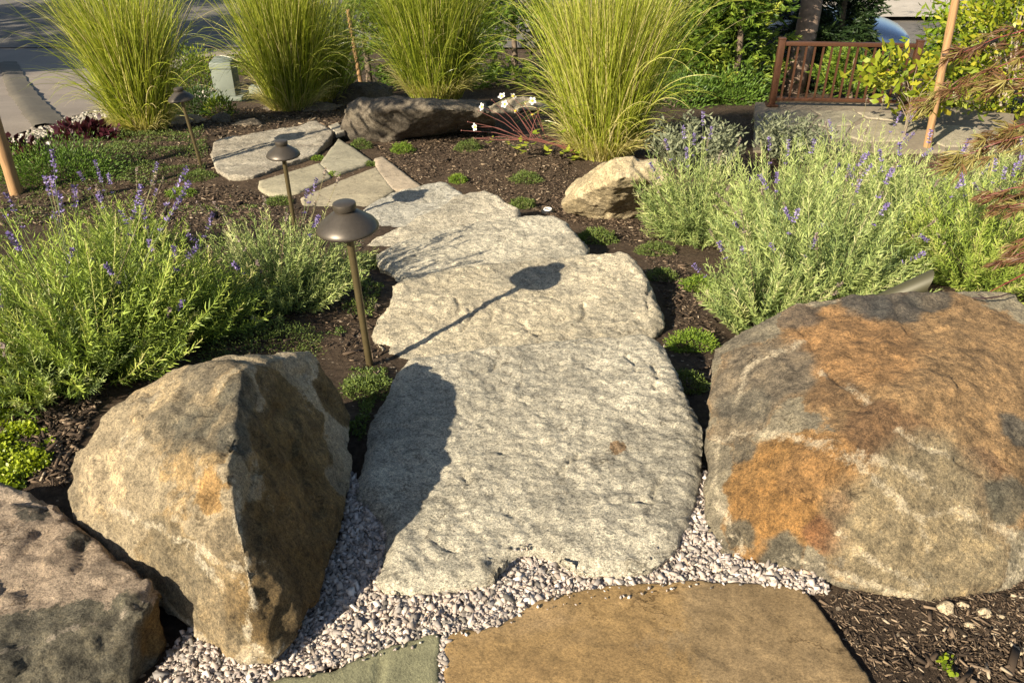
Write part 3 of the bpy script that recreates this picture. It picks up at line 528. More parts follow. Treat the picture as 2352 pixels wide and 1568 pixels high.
# ------------------------------------------------------------ scattering helpers
def rotmats(n, rng, upright=None):
    q = rng.normal(size=(n, 4)); q /= np.linalg.norm(q, axis=1)[:, None]; w, x, y, z = q.T
    return np.stack([1 - 2 * (y * y + z * z), 2 * (x * y - w * z), 2 * (x * z + w * y), 2 * (x * y + w * z), 1 - 2 * (x * x + z * z), 2 * (y * z - w * x), 2 * (x * z - w * y), 2 * (y * z + w * x), 1 - 2 * (x * x + y * y)], 1).reshape(n, 3, 3)
def yawmats(n, rng, tilt=.25):
    a = rng.uniform(0, 6.283, n); c, s = np.cos(a), np.sin(a); Z = np.zeros(n); O = np.ones(n)
    Rz = np.stack([c, -s, Z, s, c, Z, Z, Z, O], 1).reshape(n, 3, 3); b = rng.normal(0, tilt, n); c, s = np.cos(b), np.sin(b)
    Rx = np.stack([O, Z, Z, Z, c, -s, Z, s, c], 1).reshape(n, 3, 3); b = rng.normal(0, tilt, n); c, s = np.cos(b), np.sin(b)
    Ry = np.stack([c, Z, s, Z, O, Z, -s, Z, c], 1).reshape(n, 3, 3)
    return Rz @ Rx @ Ry
def inst(base, F, pos, rot, scl, jit=0.0, rng=None):
    """many little copies of one shape in one mesh"""
    n, m = len(pos), len(base); B = np.broadcast_to(base, (n, m, 3)) * scl[:, None, :]
    if jit: B = B * (1 + rng.uniform(-jit, jit, (n, m, 1)))
    V = np.einsum('nij,nmj->nmi', rot, B) + pos[:, None, :]
    return V.reshape(-1, 3), (F[None] + (np.arange(n) * m)[:, None, None]).reshape(-1, F.shape[1])
def inpoly(x, y, poly):
    P = np.asarray(poly, float); r = np.zeros(len(x), bool); j = len(P) - 1
    for i in range(len(P)):
        c = ((P[i, 1] > y) != (P[j, 1] > y)) & (x < (P[j, 0] - P[i, 0]) * (y - P[i, 1]) / (P[j, 1] - P[i, 1] + 1e-12) + P[i, 0]); r ^= c; j = i
    return r
def scatter(polypx, n, rng, z=None):
    """n points of the ground inside an outline"""
    P = np.array([(W(px, py, z) if z is not None else G(px, py))[:2] for px, py in polypx]); lo, hi = P.min(0), P.max(0); out = []; k = 0
    while k < n:
        q = rng.uniform(lo, hi, (n * 2, 2)); q = q[inpoly(q[:, 0], q[:, 1], P)]; out.append(q); k += len(q)
        if len(out) > 60: break
    q = np.concatenate(out)[:n]; return np.column_stack([q, H(q[:, 0], q[:, 1])])
_b = bmesh.new(); bmesh.ops.create_icosphere(_b, subdivisions=1, radius=1); ICO = np.array([v.co[:] for v in _b.verts]); ICOF = np.array([[v.index for v in f.verts] for f in _b.faces]); _b.free()
BOX = np.array([(-1, -.8, -1), (1, -1, -1), (1, 1, -1), (-1, .8, -1), (-1, -.6, 1), (1, -.8, 1), (1, .7, 1), (-1, .9, 1)], float)
BOXF = np.array([(3, 2, 1, 0), (4, 5, 6, 7), (0, 1, 5, 4), (1, 2, 6, 5), (2, 3, 7, 6), (3, 0, 4, 7)])
rng = np.random.default_rng(11)
# gravel ------------------------------------------------------
M_grav = leaf_mat("gravel_stone", [(0, (.06, .055, .048)), (.18, (.18, .16, .135)), (.36, (.37, .30, .245)), (.55, (.51, .425, .35)), (.7, (.22, .20, .18)), (.82, (.44, .36, .31)), (.93, (.66, .60, .52)), (1, (.40, .25, .15))], 0.0, .8, .3)
gz_poly = [(300, 1640), (390, 1490), (470, 1400), (560, 1500), (700, 1380), (790, 1200), (800, 1080), (900, 1200), (900, 1320), (1100, 1300), (1180, 1235), (1330, 1280), (1500, 1270), (1570, 1180), (1620, 1080), (1680, 1230), (1900, 1290), (1900, 1355), (1860, 1360), (1700, 1345), (1450, 1350), (1250, 1380), (1150, 1445), (1030, 1470), (1030, 1640), (1008, 1640), (1008, 1460), (900, 1482), (820, 1510), (700, 1543), (600, 1570), (500, 1640)]
N = 24000; P = scatter(gz_poly, N, rng, 0.0); sz = rng.lognormal(math.log(.0046), .42, N)
P[:, 2] = np.maximum(H(P[:, 0], P[:, 1]), -.012) + rng.uniform(-.002, .016, N) + .012 * fbm(np.column_stack([P[:, :2] * 6, np.zeros(N)]), 2)
big = rng.random(N) < .10; sz = np.minimum(np.where(big, sz * 1.5, sz), .011)
scl = np.stack([sz * rng.uniform(.9, 1.7, N), sz * rng.uniform(.65, 1.1, N), sz * rng.uniform(.25, .6, N)], 1)
sz_ = 1
V, F = inst(BOX * .85, BOXF, P, yawmats(N, rng, .55), scl, .40, rng)
gravel = mesh("gravel", V, F, M_grav, None, (0, 1.3, 0), False, np.repeat(np.clip(rng.beta(2.0, 1.7, N), 0, 1), 8)); tag(gravel, kind='stuff')
Ns = 150; ps = np.concatenate([scatter([(1040, 1450), (1240, 1375), (1560, 1335), (1840, 1345), (1860, 1375), (1560, 1362), (1260, 1410), (1060, 1480)], 60, rng, 0.0), scatter([(640, 1556), (1000, 1450), (1010, 1480), (700, 1568)], 35, rng, 0.0), scatter([(890, 1330), (1120, 1325), (1180, 1265), (1500, 1285), (1540, 1245), (1200, 1240), (900, 1290)], 55, rng, .03)]); ps[:95, 2] = .0165; ps[95:, 2] = .032
szs = rng.uniform(.0015, .004, Ns); V, F = inst(BOX * .8, BOXF, ps, yawmats(Ns, rng, .3), np.stack([szs * 1.3, szs, szs * .6], 1), .4, rng)
tag(mesh("grit", V, F, M_grav, None, None, False, np.repeat(rng.random(Ns), 8)), kind='stuff')
def chips(name, poly, n, size, zoff, mat, thin=.25, z=None):
    P = scatter(poly, n, rng, z); L_ = rng.lognormal(math.log(size), .5, n); w = L_ * rng.uniform(.1, .32, n)
    P[:, 2] += zoff + rng.uniform(-.003, .008, n)
    V, F = inst(BOX, BOXF, P, yawmats(n, rng, .22), np.stack([L_, w, np.minimum(w * .6, L_ * thin)], 1), .15, rng)
    return tag(mesh(name, V, F, mat, None, None, False, np.repeat(rng.random(n), 8)), kind='stuff')
M_chip = leaf_mat("bark_chip", [(0, (.02, .014, .009)), (.45, (.065, .045, .03)), (.75, (.13, .09, .058)), (.93, (.23, .165, .105)), (1, (.40, .32, .22))], 0.0, .85, .2)
chips("mulch", [(1870, 1360), (1960, 1350), (2140, 1370), (2330, 1260), (2420, 1300), (2420, 1680), (2060, 1640), (1990, 1520)], 8500, .0042, -.002, M_chip, z=0.0)
chips("mulch", [(2000, 1480), (2420, 1440), (2420, 1680), (2060, 1640)], 150, .011, .002, M_chip, z=0.0)
chips("mulch", [(860, 340), (960, 300), (1150, 300), (1300, 370), (1480, 520), (1640, 680), (1640, 900), (1560, 800), (1480, 580), (1330, 520), (1200, 480), (1030, 400), (950, 420), (880, 360)], 12000, .0075, .004, M_chip)
chips("mulch", [(560, 830), (760, 800), (900, 900), (880, 760), (860, 600), (700, 480), (560, 440), (200, 450), (200, 560), (480, 700)], 9000, .007, .004, M_chip)
chips("mulch", [(150, 340), (470, 290), (500, 420), (620, 450), (560, 520), (200, 520), (0, 520), (0, 450)], 7000, .009, .003, M_chip)
chips("mulch", [(0, 920), (130, 900), (250, 900), (180, 1030), (150, 1120), (60, 1110), (-60, 1000)], 2600, .008, .004, M_chip)
chips("mulch", [(480, 260), (780, 215), (780, 290), (560, 310), (480, 330), (380, 300)], 2600, .013, .004, M_chip)
# white pebble border along the drive
N = 900; q = np.array([(20, 345), (60, 322), (110, 300), (150, 286), (200, 272), (262, 258), (300, 245)], float); t = rng.uniform(0, 6, N)
P = np.array([G(np.interp(k, range(7), q[:, 0]) + rng.normal(0, 4), np.interp(k, range(7), q[:, 1]) + rng.normal(6, 6)) for k in t]); P[:, 2] += .03
sz = rng.uniform(.018, .036, N); V, F = inst(ICO, ICOF, P, rotmats(N, rng), np.stack([sz, sz * .8, sz * .65], 1), .1, rng)
M_peb = leaf_mat("white_pebble", [(0, (.12, .10, .08)), (.4, (.28, .245, .19)), (1, (.46, .42, .35))], 0, .7)
tag(mesh("pebbles", V, F, M_peb, None, None, True, np.repeat(rng.random(N), 12)), kind='stuff')
P = scatter([(440, 215), (500, 205), (500, 225), (450, 228)], 120, rng); P[:, 2] += .02; sz = rng.uniform(.015, .03, 120); V, F = inst(ICO, ICOF, P, rotmats(120, rng), np.stack([sz, sz * .8, sz * .65], 1), .1, rng)
tag(mesh("pebbles", V, F, M_peb, None, None, True, np.repeat(rng.random(120), 12)), kind='stuff')

# ------------------------------------------------------------ path lamps
M_bronze = plain("bronze_paint", (.082, .068, .052), .42, .5, .5, .10, 90)
M_stem = plain("stem_paint", (.135, .105, .05), .42, .55, .5, .15, 25)
M_dark = plain("dark_plastic", (.012, .012, .011), .5)
def lean_frame(base, top):
    ax = np.array(top) - np.array(base); h = np.linalg.norm(ax); ax = ax / h; x = np.cross((0, 1, 0), ax); x /= np.linalg.norm(x); y = np.cross(ax, x)
    return np.stack([x, y, ax], 1), h
def path_lamp(bp, tp, hatw, label):
    B = G(*bp); T = WY(tp[0], tp[1], B[1]); A, h = lean_frame(B, T); r = hatw / 2
    t = thing("path_lamp", label, "path lamp", B, "bronze path lamps along the stone steps"); at = lambda z: B + A @ np.array([0, 0, z])
    k = r / .112
    MB().lathe([(0, -.06), (.0135, -.06), (.0135, h - .075 * k), (0, h - .075 * k)], B, 20, A).build("stem", M_stem, t)
    sharp(t.children[0]) if t.children else None
    # mushroom hat: a cone that flares and rolls over at the rim, hollow below
    prof = [(.026, .0), (.038, -.001), (.046, -.006), (.060, -.016), (.080, -.031), (.099, -.046), (.108, -.058), (.112, -.066), (.1115, -.072), (.108, -.0755), (.104, -.074), (.098, -.066), (.080, -.050), (.05, -.032), (.0, -.022)]
    o = MB().lathe([(a * k, b * k) for a, b in prof], at(h - .036 * k), 48, A).build("hat", M_bronze, t, smooth=True)
    c = MB().lathe([(a * k, b * k) for a, b in [(.0, .030), (.036, .030), (.0405, .0275), (.0415, .023), (.0415, .008), (.040, .004), (.036, .0), (.036, -.005), (0, -.005)]], at(h - .036 * k), 40, A).build("cap", M_bronze, t); sharp(c, 40)
    l = MB().lathe([(0, -.024), (.028, -.026), (.03, -.05), (.024, -.056), (0, -.056)], at(h - .036 * k), 16, A).build("lens", plain("lamp_glass", (.55, .53, .48), .25), t, smooth=True)
    for c in t.children:
        if c.name.startswith("stem"): sharp(c)
    return t
path_lamp((850, 842), (789, 461), .216, "nearest bronze path lamp, beside the upright tan boulder")
path_lamp((678, 528), (645, 321), .202, "bronze path lamp standing between lavender and the tan landing flagstones")
path_lamp((463, 384), (408, 200), .210, "bronze path lamp farthest away, at the end of the grey banded slab")
# in-ground spot lamp behind the orange boulder
g = WY(2100, 672, 2.60); g[2] = H(g[0], 2.60) + .02; t = thing("spot_lamp", "bronze bullet spot lamp peeking up behind the orange boulder", "spot lamp", g)
T = WY(2122, 634, g[1] + .02); ax = np.array([.80, -.05, .5]); ax /= np.linalg.norm(ax); xx = np.cross((0, 1, 0), ax); xx /= np.linalg.norm(xx); A = np.stack([xx, np.cross(ax, xx), ax], 1)
M_olive = plain("olive_bronze", (.06, .055, .028), .55, .2)
_o = WY(2122, 652, g[1]); prof = [(0, -.17), (.022, -.17), (.034, -.15), (.036, 0.0), (.033, .0), (.031, -.03), (0, -.035)]
s_ = MB().lathe(prof, _o, 28, A)
s_.v = [tuple(np.array(v) + ax * (.045 * max(0, -float((np.array(v) - _o) @ xx) / .036) if float((np.array(v) - _o) @ ax) > -.02 else 0)) for v in s_.v]
sharp(s_.build("housing", M_olive, t), 40); MB().lathe([(0, -.033), (.031, -.031)], _o, 24, A).build("lens", M_dark, t)
MB().tube([g + np.array([0, 0, -.1]), _o - ax * .16], .009, 10).build("stake", M_dark, t)
# dark spot in the prostrate shrub
g = G(136, 372); t = thing("spot_lamp", "black spot lamp sunk in the low green shrub by the drive", "spot lamp", g)
sharp(MB().lathe([(0, -.02), (.05, -.02), (.055, .0), (.055, .17), (.045, .18), (.043, .15), (0, .15)], g, 24, lean_frame(g, g + np.array([-.25, -.5, .8]))[0]).build("housing", M_dark, t)); MB().lathe([(0, .151), (.043, .151)], g, 20, lean_frame(g, g + np.array([-.25, -.5, .8]))[0]).build("lens", plain("black_glass", (.004, .004, .005), .08), t)
# irrigation cap
g = G(1258, 490); t = thing("sprinkler", "small pop-up sprinkler cap with a white ring, in the mulch by the steps", "sprinkler", g)
sharp(MB().lathe([(0, .022), (.012, .022), (.03, .03), (.045, .02), (.05, -.04)], g, 24).build("cap", M_dark, t)); sharp(MB().lathe([(.018, .028), (.022, .036), (.029, .036), (.031, .03)], g, 24).build("ring", plain("white_plastic", (.75, .73, .68), .4), t))

# ------------------------------------------------------------ utility pedestal
g = G(522, 233); t = thing("utility_box", "pale grey green utility pedestal between the two first grasses", "utility box", g)
M_util = plain("utility_green", (.17, .19, .155), .6, 0, .4, .12, 8)
dpx = (g - CP) @ Fv / FPX; hgt = WY(528, 140, g[1])[2] - g[2]; w = 52 * dpx
def taper(c, a, b, h, z0, dz=.0):
    return MB().add([(c[0] + sx * a[0], c[1] + sy * a[1], z0) for sx, sy in ((-1, -1), (1, -1), (1, 1), (-1, 1))] + [(c[0] + sx * b[0], c[1] + sy * b[1], z0 + h - (dz if sy < 0 else 0)) for sx, sy in ((-1, -1), (1, -1), (1, 1), (-1, 1))], [(3, 2, 1, 0), (4, 5, 6, 7), (0, 1, 5, 4), (1, 2, 6, 5), (2, 3, 7, 6), (3, 0, 4, 7)])
def bev(o, w=.01, seg=2):
    bm = bmesh.new(); bm.from_mesh(o.data); bmesh.ops.bevel(bm, geom=list(bm.edges), offset=w, segments=seg, affect='EDGES', profile=.6); bm.to_mesh(o.data); bm.free(); return sharp(o, 50)
c = g + np.array([0, .1, 0])
bev(taper(c, (w * .46, w * .44), (w * .46, w * .44), hgt * .8, g[2] + .08).build("body", M_util, t), .012); bev(taper(c, (w * .49, w * .47), (w * .47, w * .45), hgt * .22, g[2] + hgt * .80, .03).build("lid", M_util, t), .02, 3)
bev(taper(c, (w * .75, w * .62), (w * .75, w * .62), .05, g[2] + .03).build("base", M_util, t), .008); bev(taper(c, (w * .8, w * .68), (w * .8, w * .68), .05, g[2] - .035).build("base", M_util, t), .008)
g = G(592, 214); t = thing("drain_cover", "small grey junction cover beside the utility pedestal", "junction box", g); bev(taper(g, (.13, .1), (.10, .08), .13, g[2] - .02).build("cover", M_util, t), .015)

# ------------------------------------------------------------ railing
M_rail = plain("brown_metal", (.085, .036, .018), .45, .25, .5, .1, 40)
A0, A1 = W(1772, 242, pat_z), W(2076, 248, pat_z)
t = thing("metal_railing", "brown metal railing with slender upright bars above the crazy paving", "railing", (A0 + A1) / 2)
u = (A1 - A0); Lr = np.linalg.norm(u); u /= Lr; nrm = np.array([-u[1], u[0], 0]); RM = np.stack([u, nrm, (0, 0, 1)], 1)
ht = WY(1793, 90, A0[1])[2] - A0[2]; HT = ht
for e in (A0, A1):
    p = bev(MB().box(e + np.array([0, 0, ht / 2]), (.068, .068, ht), RM).build("post", M_rail, t), .004)
    bev(MB().box(np.array([0, 0, ht + .006]) + e, (.078, .078, .018), RM).build("post_cap", M_rail, t), .006); bev(MB().box(np.array([0, 0, .008]) + e, (.13, .12, .02), RM).build("base_plate", M_rail, t), .004)
mid = (A0 + A1) / 2
bev(MB().box(mid + np.array([0, 0, ht - .045]), (Lr - .072, .05, .042), RM).build("top_rail", M_rail, t), .005); bev(MB().box(mid + np.array([0, 0, .075]), (Lr - .072, .04, .036), RM).build("bottom_rail", M_rail, t), .004)
nb = 15; b0 = None
for k in range(nb):
    c = A0 + u * (Lr * (k + 1) / (nb + 1)); c = c + np.array([0, 0, (.093 + ht - .066) / 2])
    if b0 is None: b0 = MB().box(c, (.02, .02, ht - .066 - .093), RM).build("baluster", M_rail, t); c0 = c
    else: b = b0.copy(); put(b, None); b.parent = t; b.location = tuple(c - c0)

# ------------------------------------------------------------ wooden stakes
def wood(name, col):
    m, nt, b, L = mat_new(name); v = obco(nt, (1, 1, .07)); r = ramp(nt, [(.3, tuple(c * .55 for c in col)), (.5, col), (.75, tuple(min(1, c * 1.35) for c in col))]); L(noise(nt, v, 55, 6, .65, .6), r.inputs[0])
    k = ramp(nt, [(.62, 1.0), (.7, .45)]); L(noise(nt, obco(nt), 9, 3), k.inputs[0]); L(mix(nt, 1.0, r.outputs[0], k.outputs[0], 'MULTIPLY'), b.inputs["Base Color"]); b.inputs["Roughness"].default_value = .75
    bump(nt, noise(nt, v, 55, 6), .4, .006, b); return m
M_wood = wood("stake_wood", (.34, .195, .085))
def stake(base, top, rad, label, down=.25):
    base, top = np.array(base), np.array(top); n = 14; d = top - base; pts = [base - d / np.linalg.norm(d) * down] + [base + d * k / n for k in range(n + 1)]
    o = MB().tube(pts, [rad * (1 + .05 * math.sin(k * 1.7)) for k in range(len(pts))], 14).build("wooden_stake", M_wood, None, base); sharp(o, 45); return tag(o, label, "stake", "round wooden tree stakes")
b = G(2128, 345); d_ = WY(2195, 0, b[1]); stake(b, b + (d_ - b) * 1.6, .036, "tall wooden stake among the yellow-leaved shrub and lavender"); STK = (b, d_)
b = G(38, 445); d_ = WY(3, 330, b[1]); stake(b, b + (d_ - b) * 3.4, .047, "wooden stake at the picture edge by the purple lavender spikes")
b = G(832, 212); d_ = WY(806, 62, b[1]); stake(b, b + (d_ - b) * 1.25, .032, "thin wooden stake between the second and third grasses")
# strap round the stake
b, d_ = STK; kf = (345 - 118) / 345; p = b + (d_ - b) * .66; q = WY(2290, 92, b[1] + .1)
st = MB().tube([p + np.array([-.04, -.03, 0]), p + np.array([0, -.045, .004]), p + np.array([.045, -.03, .01]), p * .5 + q * .5 + np.array([0, 0, -.02]), q], [.014, .014, .014, .022, .018], 8).build("tree_tie", plain("black_rubber", (.012, .011, .01), .6), None, None, True); tag(st, "black rubber tie from the tall stake to the shrub", "tree tie")
# twig on the boulder
tw = MB().tube([W(2232, 684, .375), W(2260, 686, .38), W(2300, 680, .385), W(2322, 672, .39)], [.002, .0025, .0025, .0015], 6); tw.tube([W(2246, 676, .385), W(2262, 684, .382), W(2280, 685, .38)], .0018, 6)
tag(tw.build("twig", plain("twig_bark", (.03, .014, .012), .7)), "small dark forked twig lying on top of the orange boulder", "twig")

# ------------------------------------------------------------ parked car beyond the hedge
def build_car():
    g = G(2012, 200); g = np.array([g[0], g[1] + .9, H(0, g[1] + .9) + .02]); ang = R(-12); ca, sa = math.cos(ang), math.sin(ang)
    fw = g.copy()                                            # under the visible front wheel
    def wp(x, y, z): return (fw[0] + ca * x - sa * y, fw[1] + sa * x + ca * y, fw[2] + z)
    t = thing("parked_car", "silver parked car half hidden behind the brown railing and conifers", "car", wp(-1.3, .85, 0))
    M_car = plain("silver_paint", (.50, .52, .56), .22, .75, .6); M_tyre = plain("tyre_rubber", (.015, .015, .016), .8); M_rim = plain("alloy_rim", (.35, .35, .36), .3, .9); M_gl = plain("car_glass", (.01, .013, .018), .05, 0, .8); M_lamp = plain("lamp_lens", (.7, .72, .75), .1)
    # body by cross-sections: x, half width, sill z, shoulder z, deck z
    st = [(.84, .52, .32, .52, .60), (.78, .70, .22, .62, .70), (.55, .80, .2, .70, .80), (.2, .84, .2, .78, .88), (-.3, .86, .2, .86, .95), (-.6, .87, .2, .90, 1.0), (-1.4, .88, .2, .92, 1.0), (-2.4, .88, .2, .94, 1.02), (-3.1, .85, .22, .96, 1.02), (-3.4, .74, .3, .9, .98), (-3.46, .6, .4, .8, .9)]
    V = []; m = 10
    for x, w_, zs, zh, zd in st:
        for y, z in ((-w_ * .92, zs), (-w_, zs + .18), (-w_ * 1.0, zh - .12), (-w_ * .95, zh), (-w_ * .6, zd), (w_ * .6, zd), (w_ * .95, zh), (w_, zh - .12), (w_, zs + .18), (w_ * .92, zs)): V.append(wp(x, y + .80, z))
    n = len(st); F = [(k * m + j, k * m + (j + 1) % m, (k + 1) * m + (j + 1) % m, (k + 1) * m + j) for k in range(n - 1) for j in range(m)] + [tuple(range(m))[::-1], tuple(range((n - 1) * m, n * m))]
    bo = mesh("body", V, F, M_car, t); bm = bmesh.new(); bm.from_mesh(bo.data); bmesh.ops.recalc_face_normals(bm, faces=bm.faces); bm.to_mesh(bo.data); bm.free(); q = bo.modifiers.new("s", 'SUBSURF'); q.levels = q.render_levels = 2; sharp(bo, 80)
    cab = [(-.55, .78, .98, .02), (-1.15, .66, 1.0, .46), (-2.3, .66, 1.0, .48), (-3.0, .74, 1.0, .04)]; V = []
    for x, w_, z0, h in cab: V += [wp(x + (0 if h > .2 else 0), -.80 + .80, z0 - .06), wp(x, -w_ + .80, z0 + h), wp(x, w_ + .80, z0 + h), wp(x, .80 + .80, z0 - .06)]
    F = [(k * 4 + j, k * 4 + (j + 1) % 4, (k + 1) * 4 + (j + 1) % 4, (k + 1) * 4 + j) for k in range(3) for j in range(4)] + [(3, 2, 1, 0), (12, 13, 14, 15)]
    mesh("window", V, F, M_gl, t); ro = MB().add([wp(-1.16, -.62 + .8, 1.475), wp(-1.16, .62 + .8, 1.475), wp(-2.32, .62 + .8, 1.495), wp(-2.32, -.62 + .8, 1.495), wp(-1.16, -.62 + .8, 1.45), wp(-1.16, .62 + .8, 1.45), wp(-2.32, .62 + .8, 1.47), wp(-2.32, -.62 + .8, 1.47)], [(0, 1, 2, 3), (7, 6, 5, 4), (0, 4, 5, 1), (1, 5, 6, 2), (2, 6, 7, 3), (3, 7, 4, 0)]).build("roof", M_car, t)
    for x in (0, -2.6):
        for s in (-1, 1):
            y = .80 + s * .79; A = np.stack([(ca, sa, 0), (0, 0, 1), (-sa * s, ca * s, 0)], 1); c = np.array(wp(x, y, .32))
            MB().lathe([(.42, -.12), (.42, .088), (.31, .088)], c, 32, A).build("wheel_arch", M_tyre, t)
            wh = MB().lathe([(.2, .06), (.235, .10), (.30, .105), (.325, .08), (.325, -.1), (.2, -.1)], c, 32, A).build("wheel", M_tyre, t, None, True)
            rm = MB().lathe([(0, .085), (.05, .09), (.07, .07), (.17, .06), (.205, .095), (.215, .1)], c, 32, A)
            rm.build("rim", M_rim, wh, None, True)
    for s in (-1, 1): MB().lathe([(0, .03), (.06, .025), (.09, 0), (.09, -.05)], wp(.745, .8 + s * .5, .60), 16, np.stack([(-sa, ca, 0), (0, 0, 1), (ca, sa, 0)], 1)).build("headlight", M_lamp, t, None, True)
    mr = MB().box(wp(-.75, -.12, 1.06), (.12, .2, .12), None).build("wing_mirror", M_car, t); bev(mr, .03, 2)
build_car()
# ------------------------------------------------------------ leaves
def unit(a): return a / (np.linalg.norm(a, axis=-1, keepdims=True) + 1e-9)
def leaves(P, D, L, Wd, rng, bend=.25, flat=None, w=(.35, 1.0, .12)):
    """bent three-row leaves from P along D; flat: preferred upward normal (0 = any way)"""
    n = len(P); rv = rng.normal(size=(n, 3))
    if flat is not None: rv = rv * (1 - flat) + np.array([0, 0, 1.0]) * flat
    Sd = unit(np.cross(D, rv)); Nn = np.cross(Sd, D); L = np.broadcast_to(L, n)[:, None]; Wd = np.broadcast_to(Wd, n)[:, None]
    m = P + D * L * .5 + Nn * L * bend * .5 * rng.uniform(.2, 1, (n, 1)); e = P + D * L
    V = np.stack([P - Sd * Wd * w[0] / 2, P + Sd * Wd * w[0] / 2, m - Sd * Wd * w[1] / 2, m + Sd * Wd * w[1] / 2, e - Sd * Wd * w[2] / 2, e + Sd * Wd * w[2] / 2], 1).reshape(-1, 3)
    F = (np.array([[0, 1, 3, 2], [2, 3, 5, 4]])[None] + (np.arange(n) * 6)[:, None, None]).reshape(-1, 4)
    return V, F, 6
def diamonds(P, D, L, Wd, rng, flat=None):
    n = len(P); rv = rng.normal(size=(n, 3))
    if flat is not None: rv = rv * (1 - flat) + np.array([0, 0, 1.0]) * flat
    Sd = unit(np.cross(D, rv)); L = np.broadcast_to(L, n)[:, None]; Wd = np.broadcast_to(Wd, n)[:, None]; m = P + D * L * .45
    V = np.stack([P, m - Sd * Wd / 2, P + D * L, m + Sd * Wd / 2], 1).reshape(-1, 3)
    return V, (np.array([[0, 1, 2, 3]])[None] + (np.arange(n) * 4)[:, None, None]).reshape(-1, 4), 4
def ribbons(base, az, a0, a1, Ln, wd, rng, seg=8, pw=1.5, wob=.15, wtip=.15):
    """arching blades: the lean grows from a0 to a1 along the blade"""
    n = len(base); s = np.linspace(0, 1, seg + 1); ang = a0[:, None] + (a1 - a0)[:, None] * s[None] ** pw
    az2 = az[:, None] + wob * rng.normal(size=(n, 1)) * s[None] ** 1.5; ds = Ln[:, None] / seg
    dx = np.sin(ang) * np.cos(az2) * ds; dy = np.sin(ang) * np.sin(az2) * ds; dz = np.cos(ang) * ds
    C = np.stack([dx, dy, dz], -1); C = np.concatenate([np.zeros((n, 1, 3)), np.cumsum(C[:, :-1], 1)], 1) + base[:, None, :]
    tw = rng.uniform(-1.2, 1.2, n)[:, None] + s[None] * rng.uniform(-.8, .8, n)[:, None]
    Sx = np.stack([-np.sin(az2) * np.cos(tw) + np.cos(az2) * np.cos(ang) * np.sin(tw), np.cos(az2) * np.cos(tw) + np.sin(az2) * np.cos(ang) * np.sin(tw), -np.sin(ang) * np.sin(tw)], -1)
    wv = (wd[:, None] if np.ndim(wd) else wd) * (1 - (1 - wtip) * s[None] ** 2.2) * (.6 + .4 * np.minimum(1, s[None] * 4))
    V = np.stack([C - Sx * wv[..., None] / 2, C + Sx * wv[..., None] / 2], 2).reshape(-1, 3); k = seg + 1
    b = np.array([[2 * j, 2 * j + 1, 2 * j + 3, 2 * j + 2] for j in range(seg)])
    return V, (b[None] + (np.arange(n) * 2 * k)[:, None, None]).reshape(-1, 4), C
def join(parts):
    V, F, T, o = [], [], [], 0
    for v, f, t in parts: V.append(v); F.append(f + o); T.append(t); o += len(v)
    return np.concatenate(V), np.concatenate(F), np.concatenate(T)
def dome(n, rng, maxtilt=1.45, bias=1.0):
    az = rng.uniform(0, 6.283, n); ti = maxtilt * rng.random(n) ** (.5 * bias); return az, ti

# lavender ----------------------------------------------------
M_lav = leaf_mat("lavender_leaf", [(0, (.045, .075, .025)), (.3, (.16, .22, .07)), (.6, (.32, .39, .12)), (.85, (.46, .50, .18)), (1, (.50, .47, .25))], .24, .55, .3)
M_lav_g = leaf_mat("lavender_leaf_green", [(0, (.04, .06, .016)), (.3, (.15, .215, .038)), (.6, (.29, .38, .06)), (.85, (.42, .48, .10)), (1, (.47, .43, .17))], .25, .5, .3)
M_spike = leaf_mat("lavender_flower", [(0, (.10, .135, .045)), (.28, (.17, .20, .08)), (.32, (.10, .07, .16)), (.6, (.19, .135, .35)), (.85, (.30, .23, .48)), (1, (.42, .36, .56))], .25, .6)
M_dry = leaf_mat("dried_lavender", [(0, (.22, .2, .09)), (.3, (.26, .22, .11)), (.4, (.10, .075, .07)), (1, (.30, .23, .2))], .15, .8)
def stem_tube(C, r, sides=3):
    m = MB(); m.tube(C, r, sides, False); return np.array(m.v), np.array(m.f)
def spike_mesh(seed, mat, dry=False):
    """one flower stalk one metre long: thin square stem, a gap, whorls of florets"""
    q = np.random.default_rng(seed); s = np.linspace(0, 1, 7); b = q.uniform(-.06, .06, 2)
    C = np.stack([b[0] * s ** 2, b[1] * s ** 2, s], 1); V, F = stem_tube(C, np.linspace(.0022, .0014, 7), 4); parts = [(V, F, np.full(len(V), .15 + .1 * q.random()))]
    wh = [.87, .90, .925, .945, .962, .978, .99]; wh = ([.80] if q.random() < .6 else []) + wh[q.integers(0, 3):]
    P, D = [], []
    for z in wh:
        k = 7 if not dry else 5
        for j in range(k):
            a = 6.283 * j / k + q.uniform(-.4, .4); p = np.array([b[0] * z * z, b[1] * z * z, z + q.uniform(-.006, .006)]); P.append(p); D.append((math.cos(a), math.sin(a), q.uniform(.3, 1.2)))
    P, D = np.array(P), unit(np.array(D)); n = len(P); v, f, k = leaves(P, D, q.uniform(.010, .017, n) * (.8 if dry else 1), q.uniform(.006, .010, n), q, .3, None, (.5, 1, .6)); parts.append((v, f, np.repeat(np.clip(q.normal(.66, .2, n), .34, 1), k)))
    V, F, T = join(parts); return mesh_data("flower_spike", V, F, mat, False, T)
SPK = [spike_mesh(100 + k, M_spike) for k in range(6)]; DRY = [spike_mesh(200 + k, M_dry, True) for k in range(3)]
